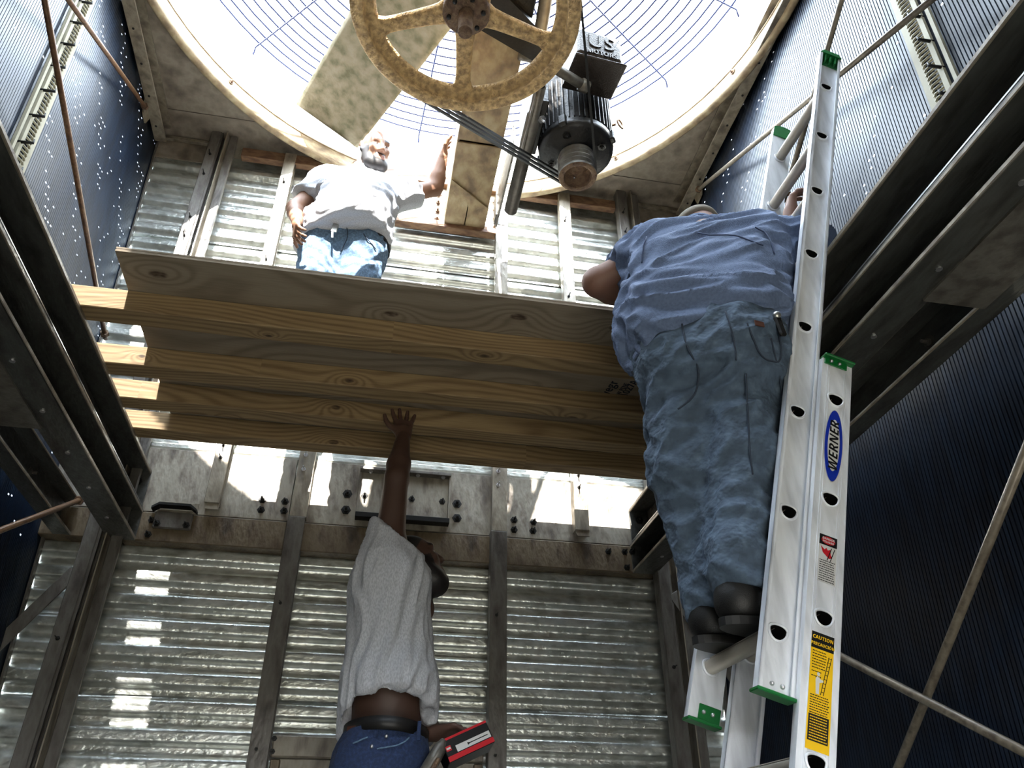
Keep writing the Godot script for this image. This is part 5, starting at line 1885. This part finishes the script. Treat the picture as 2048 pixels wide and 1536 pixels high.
	obj("key", st, M.key_metal, k)

func man_reaching_up() -> void:
	var t := thing("person", "man in grey tee and dark jeans below the platform, reaching up to a timber", "person", "", Vector3.ZERO)
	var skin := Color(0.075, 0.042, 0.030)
	var hc := Vector3(0.172, 1.075, -2.92)
	var F := faces(Vector3(0.86, 0.42, -0.12), Vector3(-0.45, 0.88, 0.0))
	var Sr := Vector3(0.065, 1.085, -2.82)
	var Er := Vector3(0.072, 1.375, -2.80)
	var Wr := Vector3(0.086, 1.625, -2.90)
	var Sl := Vector3(0.10, 1.02, -3.10)
	var El := Vector3(0.16, 0.74, -3.14)
	var Wl := Vector3(0.285, 0.475, -2.94)
	var acc := fresh()
	var body := [
		cap(Vector3(0.115, 0.40, -2.95), Vector3(0.115, 0.60, -2.95), 0.125, 0.12, 0.05), cap(Vector3(0.115, 0.60, -2.95), Vector3(0.095, 1.0, -2.95), 0.115, 0.12, 0.05),
		cap(Vector3(0.095, 1.0, -2.93), Sr, 0.11, 0.075, 0.05), cap(Vector3(0.095, 1.0, -2.97), Sl, 0.11, 0.07, 0.05),
		cap(Vector3(0.10, 1.0, -2.94), hc + F * Vector3(0, -0.07, -0.03), 0.075, 0.058, 0.04),
		cap(Sr, Er, 0.060, 0.046, 0.03), cap(Er, Er.lerp(Wr, 0.3), 0.047, 0.047, 0.02), cap(Er.lerp(Wr, 0.3), Wr, 0.047, 0.029, 0.02),
		cap(Sl, El, 0.055, 0.045, 0.03), cap(El, Wl, 0.045, 0.029, 0.02)]
	for s in [-1, 1]:
		body.append(cap(Vector3(0.12, 0.38, -2.95 + s * 0.09), Vector3(0.13, -0.05, -2.95 + s * 0.1), 0.08, 0.055, 0.03))
		body.append(cap(Vector3(0.13, -0.05, -2.95 + s * 0.1), Vector3(0.11, -0.47, -2.95 + s * 0.1), 0.055, 0.04, 0.03))
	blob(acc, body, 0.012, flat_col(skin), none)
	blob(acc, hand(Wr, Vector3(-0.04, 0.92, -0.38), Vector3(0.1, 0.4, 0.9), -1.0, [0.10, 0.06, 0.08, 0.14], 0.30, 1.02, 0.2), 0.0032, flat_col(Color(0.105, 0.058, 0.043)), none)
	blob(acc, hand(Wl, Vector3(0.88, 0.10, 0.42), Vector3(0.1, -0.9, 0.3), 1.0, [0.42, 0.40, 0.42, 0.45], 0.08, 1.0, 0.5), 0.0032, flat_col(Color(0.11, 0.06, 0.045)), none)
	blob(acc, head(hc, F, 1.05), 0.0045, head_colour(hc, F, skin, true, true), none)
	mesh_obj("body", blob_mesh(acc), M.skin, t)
	var tee := [
		cap(Vector3(0.09, 0.99, -2.83), Vector3(0.10, 0.96, -3.08), 0.125, 0.12, 0.07),
		cap(Vector3(0.085, 0.90, -2.87), Vector3(0.115, 0.60, -2.89), 0.145, 0.150, 0.08), cap(Vector3(0.10, 0.90, -3.02), Vector3(0.12, 0.60, -3.01), 0.14, 0.148, 0.08),
		cap(Vector3(0.115, 0.60, -2.88), Vector3(0.120, 0.44, -2.88), 0.155, 0.165, 0.06), cap(Vector3(0.12, 0.60, -3.01), Vector3(0.125, 0.44, -3.01), 0.15, 0.16, 0.06),
		cap(Sr + Vector3(0, -0.08, 0), Sr.lerp(Er, 0.40), 0.105, 0.078, 0.06), cap(Sl, Sl.lerp(El, 0.6), 0.08, 0.082, 0.05),
		cap(Vector3(0.10, 1.0, -2.95), Vector3(0.115, 1.05, -2.95), 0.10, 0.075, 0.05),
		cutp(Sr.lerp(Er, 0.26), Vector3(0.75, 1.0, 0.35), 0.16),
		cutp(Sl.lerp(El, 0.55), El - Sl, 0.15),
		hollow(Vector3(0.10, 0.56, -2.875), Vector3(0.105, 0.2, -2.86), 0.128, 0.165), hollow(Vector3(0.115, 0.56, -3.01), Vector3(0.11, 0.2, -3.01), 0.128, 0.150),
		cutp(Vector3(0.12, 0.492, -2.9), Vector3(0.10, -1.0, 0.50), 0.5)]
	cloth("tee_shirt", tee, 0.009, M.grey_tee, folds(43, Vector3(0.18, 1.0, 0.0), 1.6, 10.0, 0.016), t)
	var jeans := [
		cap(Vector3(0.115, 0.415, -2.87), Vector3(0.12, 0.415, -3.03), 0.142, 0.142, 0.05), cap(Vector3(0.06, 0.34, -2.87), Vector3(0.06, 0.34, -3.03), 0.12, 0.12, 0.05),
		cap(Vector3(0.12, 0.32, -2.86), Vector3(0.135, -0.05, -2.85), 0.125, 0.088, 0.05), cap(Vector3(0.135, -0.05, -2.85), Vector3(0.11, -0.48, -2.85), 0.086, 0.07, 0.04),
		cap(Vector3(0.12, 0.32, -3.04), Vector3(0.135, -0.05, -3.05), 0.125, 0.088, 0.05), cap(Vector3(0.135, -0.05, -3.05), Vector3(0.11, -0.48, -3.05), 0.086, 0.07, 0.04),
		cutp(Vector3(0.12, 0.452, -2.95), Vector3(0.06, 1.0, -0.05), 0.4), cutp(Vector3(0.12, -0.52, -2.95), Vector3.DOWN, 0.4)]
	var ja := cloth("jeans", jeans, 0.0105, M.dark_denim, folds(44, Vector3(0.9, 0.3, 0.2), 3.0, 10.0, 0.007), t)
	belt_round(t, "belt", Vector3(0.116, 0.455, -2.95), Vector3(0.142, -0.006, 0), Vector3(0, 0.012, 0.224), Vector3(0, 1, -0.05).normalized(), 0.042, 0.006, M.leather)
	var st := S()
	box(st, Vector3(0.002, 0.445, -2.80), Vector3(0.05, 0.045, 0.004), 0.001, Basis(Vector3.UP, -0.72))
	obj("leather_patch", st, M.patch, t)
	for x in [[0.075, -2.735], [0.215, -2.76]]:
		st = S()
		box(st, Vector3(x[0], 0.452, x[1]), Vector3(0.013, 0.06, 0.006), 0.002, Basis(Vector3.UP, -0.3 + x[0] * 2.0))
		obj("belt_loop", st, M.dark_denim, t)
	seam_line("pocket_seam", ja, [Vector3(0.0, 0.405, -2.75), Vector3(0.06, 0.425, -2.73)], 0.0025, M.light_denim, t)
	seam_line("pocket_seam", ja, [Vector3(0.075, 0.385, -2.72), Vector3(0.15, 0.40, -2.72), Vector3(0.19, 0.43, -2.74)], 0.0025, M.light_denim, t)
	for p in [Vector3(0.112, 0.425, -2.722), Vector3(0.068, 0.392, -2.722)]:
		st = S(true)
		var q: Vector3 = drape(ja, [p])[0]
		ball(st, q, Vector3(0.006, 0.006, 0.006))
		obj("rivet_head", st, M.rivet, t)
	for s in [-1, 1]:
		var sh := fresh()
		var c := Vector3(0.11, -0.505, -2.95 + s * 0.1)
		blob(sh, [cap(c, c + Vector3(0.14, -0.008, 0.0), 0.042, 0.036, 0.03), cap(c, c + Vector3(-0.02, 0.06, 0), 0.045, 0.045, 0.03), cutp(c - Vector3(0, 0.044, 0), Vector3.DOWN, 0.3)], 0.009, none, none)
		mesh_obj("shoe", blob_mesh(sh), M.boot, t)
	# box of fasteners held flat on the palm
	var b := thing("fastener_box", "small red and black cardboard fastener box held by the reaching man", "box")
	var B := Basis(Vector3(0.86, 0.40, -0.10).normalized(), Vector3.UP, Vector3.BACK)
	B.z = B.x.cross(Vector3(-0.35, 0.9, -0.15)).normalized()
	B.y = B.z.cross(B.x).normalized()
	var c := Vector3(0.375, 0.415, -2.80)
	st = S()
	box(st, c, Vector3(0.165, 0.075, 0.10), 0.002, B)
	obj("carton", st, M.sticker_black, b)
	var Bf := Basis(B.x, B.y, B.z)
	var fr := c + B.z * 0.0502
	flat(b, "red_stripe", rect2(-0.082, -0.036, 0.082, -0.020), fr, Bf, 0.0005, M.sticker_red)
	flat(b, "red_stripe", rect2(-0.082, 0.030, 0.082, 0.037), fr, Bf, 0.0005, M.sticker_red)
	flat(b, "white_panel", rect2(-0.045, -0.017, 0.078, 0.004), fr, Bf, 0.0005, M.sticker_white)
	flat(b, "screw_print", PackedVector2Array([Vector2(-0.005, -0.011), Vector2(0.004, -0.008), Vector2(0.066, -0.008), Vector2(0.072, -0.0065), Vector2(0.066, -0.005), Vector2(0.004, -0.005), Vector2(-0.005, -0.002)]), fr + B.z * 0.0005, Bf, 0.0004, M.sticker_black)
	flat(b, "red_emblem", rect2(-0.078, -0.004, -0.060, 0.012), fr, Bf, 0.0005, M.sticker_red)
	flat(b, "white_emblem", rect2(-0.076, 0.001, -0.062, 0.007), fr + B.z * 0.0005, Bf, 0.0004, M.sticker_white)
	var tp := Basis(B.x, -B.z, B.y)
	flat(b, "red_stripe", rect2(-0.082, -0.048, 0.082, -0.030), c + B.y * 0.0377, tp, 0.0005, M.sticker_red)
	flat(b, "white_panel", rect2(-0.02, -0.026, 0.08, 0.02), c + B.y * 0.0377, tp, 0.0005, M.sticker_white)
	# cordless driver held under it
	var w := thing("power_driver", "grey and orange cordless driver held below the fastener box", "tool")
	st = S(true)
	tube(st, [Vector3(0.30, 0.425, -2.76), Vector3(0.285, 0.40, -2.755), Vector3(0.23, 0.30, -2.74)], [0.012, 0.022, 0.026], 16)
	obj("barrel", st, M.mount_steel, w)
	st = S()
	box(st, Vector3(0.225, 0.27, -2.74), Vector3(0.06, 0.10, 0.055), 0.012, Basis(Vector3.BACK, -0.45))
	obj("housing", st, M.motor, w)
	st = S()
	box(st, Vector3(0.268, 0.345, -2.722), Vector3(0.014, 0.05, 0.02), 0.004, Basis(Vector3.BACK, -0.5))
	obj("trim", st, M.rust, w)
	st = S()
	box(st, Vector3(0.275, 0.25, -2.75), Vector3(0.035, 0.11, 0.04), 0.01, Basis(Vector3.BACK, 0.9))
	obj("grip", st, M.motor, w)

func man_on_ladder() -> void:
	var t := thing("person", "man in blue work shirt and faded work jeans on the ladder, back to the camera", "person", "", Vector3.ZERO)
	var skin := Color(0.22, 0.11, 0.075)
	var Rs := Vector3(0.840, 1.865, -1.92)
	var Re := Vector3(0.688, 1.805, -2.00)
	var Rw := Vector3(0.862, 1.815, -2.10)
	var Ls := Vector3(1.215, 1.885, -1.80)
	var Le := Vector3(1.36, 1.86, -1.74)
	var Lw := Vector3(1.355, 2.02, -1.78)
	var neck := Vector3(1.07, 2.02, -1.93)
	var hc := Vector3(1.11, 2.10, -2.02)
	var F := faces(Vector3(-0.25, -0.45, -0.85), Vector3(0.0, 0.86, -0.5))
	var hL := Vector3(0.985, 1.33, -1.69)
	var hR := Vector3(0.855, 1.335, -1.77)
	var kL := Vector3(0.952, 0.960, -1.700)
	var kR := Vector3(0.835, 0.990, -1.815)
	var aL := Vector3(0.880, 0.622, -1.685)
	var aR := Vector3(0.868, 0.615, -1.82)
	var acc := fresh()
	var body := [
		cap(Vector3(0.92, 1.35, -1.72), Vector3(1.02, 1.85, -1.86), 0.12, 0.13, 0.05), cap(Vector3(1.02, 1.88, -1.87), neck, 0.11, 0.065, 0.05), cap(neck, hc, 0.06, 0.058, 0.03),
		cap(Rs, Re, 0.060, 0.052, 0.03), cap(Re, Re.lerp(Rw, 0.35), 0.052, 0.050, 0.02), cap(Re.lerp(Rw, 0.35), Rw, 0.050, 0.031, 0.02),
		cap(Ls, Le, 0.06, 0.05, 0.03), cap(Le, Lw, 0.05, 0.03, 0.02),
		cap(hL, kL, 0.08, 0.06, 0.03), cap(kL, aL, 0.058, 0.04, 0.03), cap(hR, kR, 0.08, 0.06, 0.03), cap(kR, aR, 0.058, 0.04, 0.03)]
	blob(acc, body, 0.012, flat_col(skin), none)
	blob(acc, hand(Lw, Vector3(0.10, 0.95, 0.2), Vector3(0.8, -0.1, 0.2), 1.0, [0.7, 0.7, 0.7, 0.7], 0.05), 0.0034, flat_col(skin), none)
	blob(acc, head(hc, F, 0.0), 0.0048, head_colour(hc, F, skin, false, true), none)
	mesh_obj("body", blob_mesh(acc), M.skin_ladder, t)
	var gl := fresh()
	blob(gl, hand(Rw, Vector3(0.90, -0.12, -0.40), Vector3(0, -0.9, 0.2), -1.0, [0.5, 0.5, 0.5, 0.5], 0.06, 1.12), 0.0036, none, none)
	blob(gl, [cap(Rw.lerp(Re, 0.22), Rw, 0.043, 0.036, 0.02)], 0.006, none, none)
	mesh_obj("work_glove", blob_mesh(gl), M.glove, t)
	# cap
	var ca := fresh()
	blob(ca, [ell(hc + F * Vector3(0, 0.055, -0.014), F, Vector3(0.092, 0.075, 0.112), 0.01), cutp(hc + F * Vector3(0, 0.035, 0), -F.y, 0.2)], 0.006, none, none)
	mesh_obj("cap", blob_mesh(ca), M.cap_cloth, t)
	var st := S()
	extrude(st, oval(0.15, 0.13, 24), hc + F * Vector3(0, 0.045, 0.115), hc + F * Vector3(0, 0.051, 0.115), F.x, F.z)
	obj("cap_brim", st, M.cap_cloth, t)
	# shirt: broad back, short sleeves, loose tail
	var shirt := [
		cap(Vector3(0.88, 1.875, -1.90), Vector3(1.19, 1.90, -1.81), 0.098, 0.095, 0.06),
		cap(Vector3(0.885, 1.80, -1.86), Vector3(1.165, 1.80, -1.77), 0.135, 0.135, 0.07),
		cap(Vector3(0.855, 1.66, -1.82), Vector3(1.095, 1.64, -1.725), 0.140, 0.140, 0.08),
		cap(Vector3(0.835, 1.52, -1.79), Vector3(1.035, 1.49, -1.70), 0.146, 0.146, 0.08),
		cap(Vector3(0.825, 1.42, -1.785), Vector3(1.010, 1.38, -1.695), 0.152, 0.150, 0.08),
		cap(Vector3(1.04, 1.95, -1.89), Vector3(1.065, 2.02, -1.93), 0.085, 0.078, 0.05),
		cap(Rs, Rs.lerp(Re, 0.86), 0.096, 0.094, 0.05), cap(Ls, Ls.lerp(Le, 1.0), 0.096, 0.090, 0.05),
		cap(Vector3(0.74, 1.38, -1.80), Vector3(0.79, 1.28, -1.80), 0.035, 0.030, 0.04),
		cutp(Rs.lerp(Re, 0.66), Vector3(-0.95, -0.28, -0.10), 0.18),
		cutp(Vector3(1.068, 2.045, -1.945), Vector3(0.05, 0.8, -0.6), 0.11),
		hollow(Vector3(0.86, 1.40, -1.80), Vector3(0.85, 1.0, -1.80), 0.136, 0.150), hollow(Vector3(1.00, 1.38, -1.71), Vector3(0.98, 1.0, -1.70), 0.132, 0.146),
		cutp(Vector3(0.94, 1.375, -1.58), Vector3(-0.10, -1.0, 0.52), 0.6)]
	var diag := folds(45, Vector3(0.85, 0.45, 0.1), 1.5, 8.5, 0.019, 4.0, 0.006)
	var wav := folds(46, Vector3(0.97, -0.1, 0.2), 1.4, 9.0, 0.022, 5.0, 0.003)
	var sa := cloth("work_shirt", shirt, 0.0085, M.work_shirt, func(p: Vector3, n: Vector3) -> float: return lerpf(wav.call(p, n), diag.call(p, n), smoothstep(1.5, 1.72, p.y)), t)
	seam_line("yoke_seam", sa, [Vector3(1.0, 1.93, -1.82), Vector3(1.04, 1.885, -1.78), Vector3(1.11, 1.86, -1.74), Vector3(1.185, 1.80, -1.72)], 0.0024, M.shirt_seam, t)
	seam_line("sleeve_seam", sa, [Vector3(0.83, 1.92, -1.86), Vector3(0.80, 1.83, -1.82), Vector3(0.785, 1.74, -1.82)], 0.0024, M.shirt_seam, t)
	seam_line("sleeve_seam", sa, [Vector3(1.20, 1.95, -1.78), Vector3(1.21, 1.86, -1.72), Vector3(1.20, 1.74, -1.70)], 0.0024, M.shirt_seam, t)
	st = S(true)
	hoop(st, neck + Vector3(0.0, 0.02, -0.01), Vector3(0.1, 0.85, -0.5).normalized(), 0.070, 0.016, 32, 8)
	obj("collar", st, M.work_shirt, t)
	# jeans
	var jeans := [
		cap(Vector3(0.845, 1.375, -1.785), Vector3(0.99, 1.355, -1.69), 0.135, 0.135, 0.06),
		cap(Vector3(0.865, 1.29, -1.745), Vector3(0.985, 1.275, -1.66), 0.128, 0.128, 0.05),
		cap(hL, kL, 0.124, 0.094, 0.05), cap(kL, aL + Vector3(0, 0.05, 0), 0.094, 0.074, 0.05), cap(aL + Vector3(0, 0.06, 0), aL + Vector3(0.0, 0.0, 0), 0.078, 0.076, 0.02),
		cap(hR, kR, 0.124, 0.096, 0.05), cap(kR, aR + Vector3(0, 0.05, 0), 0.094, 0.074, 0.05), cap(aR + Vector3(0, 0.06, 0), aR + Vector3(-0.01, -0.02, 0), 0.074, 0.068, 0.02),
		cutp(Vector3(0.92, 1.47, -1.74), Vector3(0, 1, -0.2), 0.5),
		cutp(aL + Vector3(0, -0.028, 0), Vector3(-0.05, -1, 0.1), 0.13), cutp(aR + Vector3(0, -0.04, 0), Vector3(-0.05, -1, 0.1), 0.12)]
	var hf := folds(47, Vector3(0.9, 0.35, 0.1), 2.2, 8.0, 0.016, 4.0, 0.005)
	var lf := folds(48, Vector3(0.95, -0.15, 0.2), 2.0, 9.0, 0.013, 5.0, 0.004)
	var ja := cloth("work_jeans", jeans, 0.009, M.worn_denim, func(p: Vector3, n: Vector3) -> float: return lerpf(lf.call(p, n), hf.call(p, n), smoothstep(0.85, 1.1, p.y)), t)
	var lines := [
		["seat_seam", [Vector3(0.925, 1.40, -1.60), Vector3(0.925, 1.30, -1.58), Vector3(0.92, 1.20, -1.58)]],
		["side_seam", [Vector3(1.02, 1.30, -1.56), Vector3(1.03, 1.12, -1.57), Vector3(1.02, 0.98, -1.58)]],
		["pocket_seam", [Vector3(0.80, 1.38, -1.63), Vector3(0.805, 1.28, -1.63), Vector3(0.835, 1.20, -1.63), Vector3(0.815, 1.12, -1.64), Vector3(0.77, 1.09, -1.68)]],
		["pocket_seam", [Vector3(0.965, 1.34, -1.56), Vector3(0.975, 1.20, -1.55), Vector3(1.04, 1.20, -1.56), Vector3(1.06, 1.32, -1.57)]],
		["pocket_seam", [Vector3(1.005, 1.05, -1.55), Vector3(1.01, 0.90, -1.56), Vector3(1.045, 0.885, -1.57)]],
		["leg_seam", [Vector3(0.935, 1.18, -1.57), Vector3(0.915, 0.98, -1.58), Vector3(0.90, 0.85, -1.58)]]]
	for l in lines:
		seam_line(l[0], ja, l[1], 0.0026, M.seam, t)
	var lb: Vector3 = drape(ja, [Vector3(1.0, 1.325, -1.56)], 0.002)[0]
	st = S()
	box(st, lb, Vector3(0.030, 0.018, 0.003), 0.001, Basis(Vector3.UP, 0.15))
	obj("pocket_label", st, M.patch, t)
	# boots on the rung
	for b in [[aL, "l"], [aR, "r"]]:
		var sh := fresh()
		var c: Vector3 = b[0] + Vector3(-0.015, -0.045, 0.0)
		var d := Vector3(0.86, 0.02, -0.28).normalized()
		blob(sh, [cap(c, c + d * 0.18, 0.050, 0.042, 0.03), cap(c, c + Vector3(0.01, 0.08, 0), 0.052, 0.056, 0.03), cutp(c - Vector3(0, 0.042, 0), Vector3.DOWN, 0.4)], 0.008, none, none)
		var o := mesh_obj("work_boot", blob_mesh(sh), M.boot, t)
		st = S()
		extrude(st, oval(0.30, 0.106, 30), c + d * 0.085 - Vector3(0, 0.042, 0), c + d * 0.085 - Vector3(0, 0.062, 0), d, d.cross(Vector3.UP))
		obj("sole", st, M.belt, o)
	# clip knife in the right pocket
	var k := thing("pocket_tool", "dark clip tool with bright end sticking out of a rear jeans pocket", "tool")
	var at: Vector3 = drape(ja, [Vector3(1.06, 1.33, -1.56)], 0.008)[0]
	st = S()
	box(st, at, Vector3(0.022, 0.065, 0.014), 0.005, Basis(Vector3.BACK, 0.12))
	obj("handle", st, M.motor, k)
	st = S(true)
	ball(st, at + Vector3(-0.004, 0.036, 0.004), Vector3(0.012, 0.012, 0.009))
	obj("end", st, M.key_metal, k)
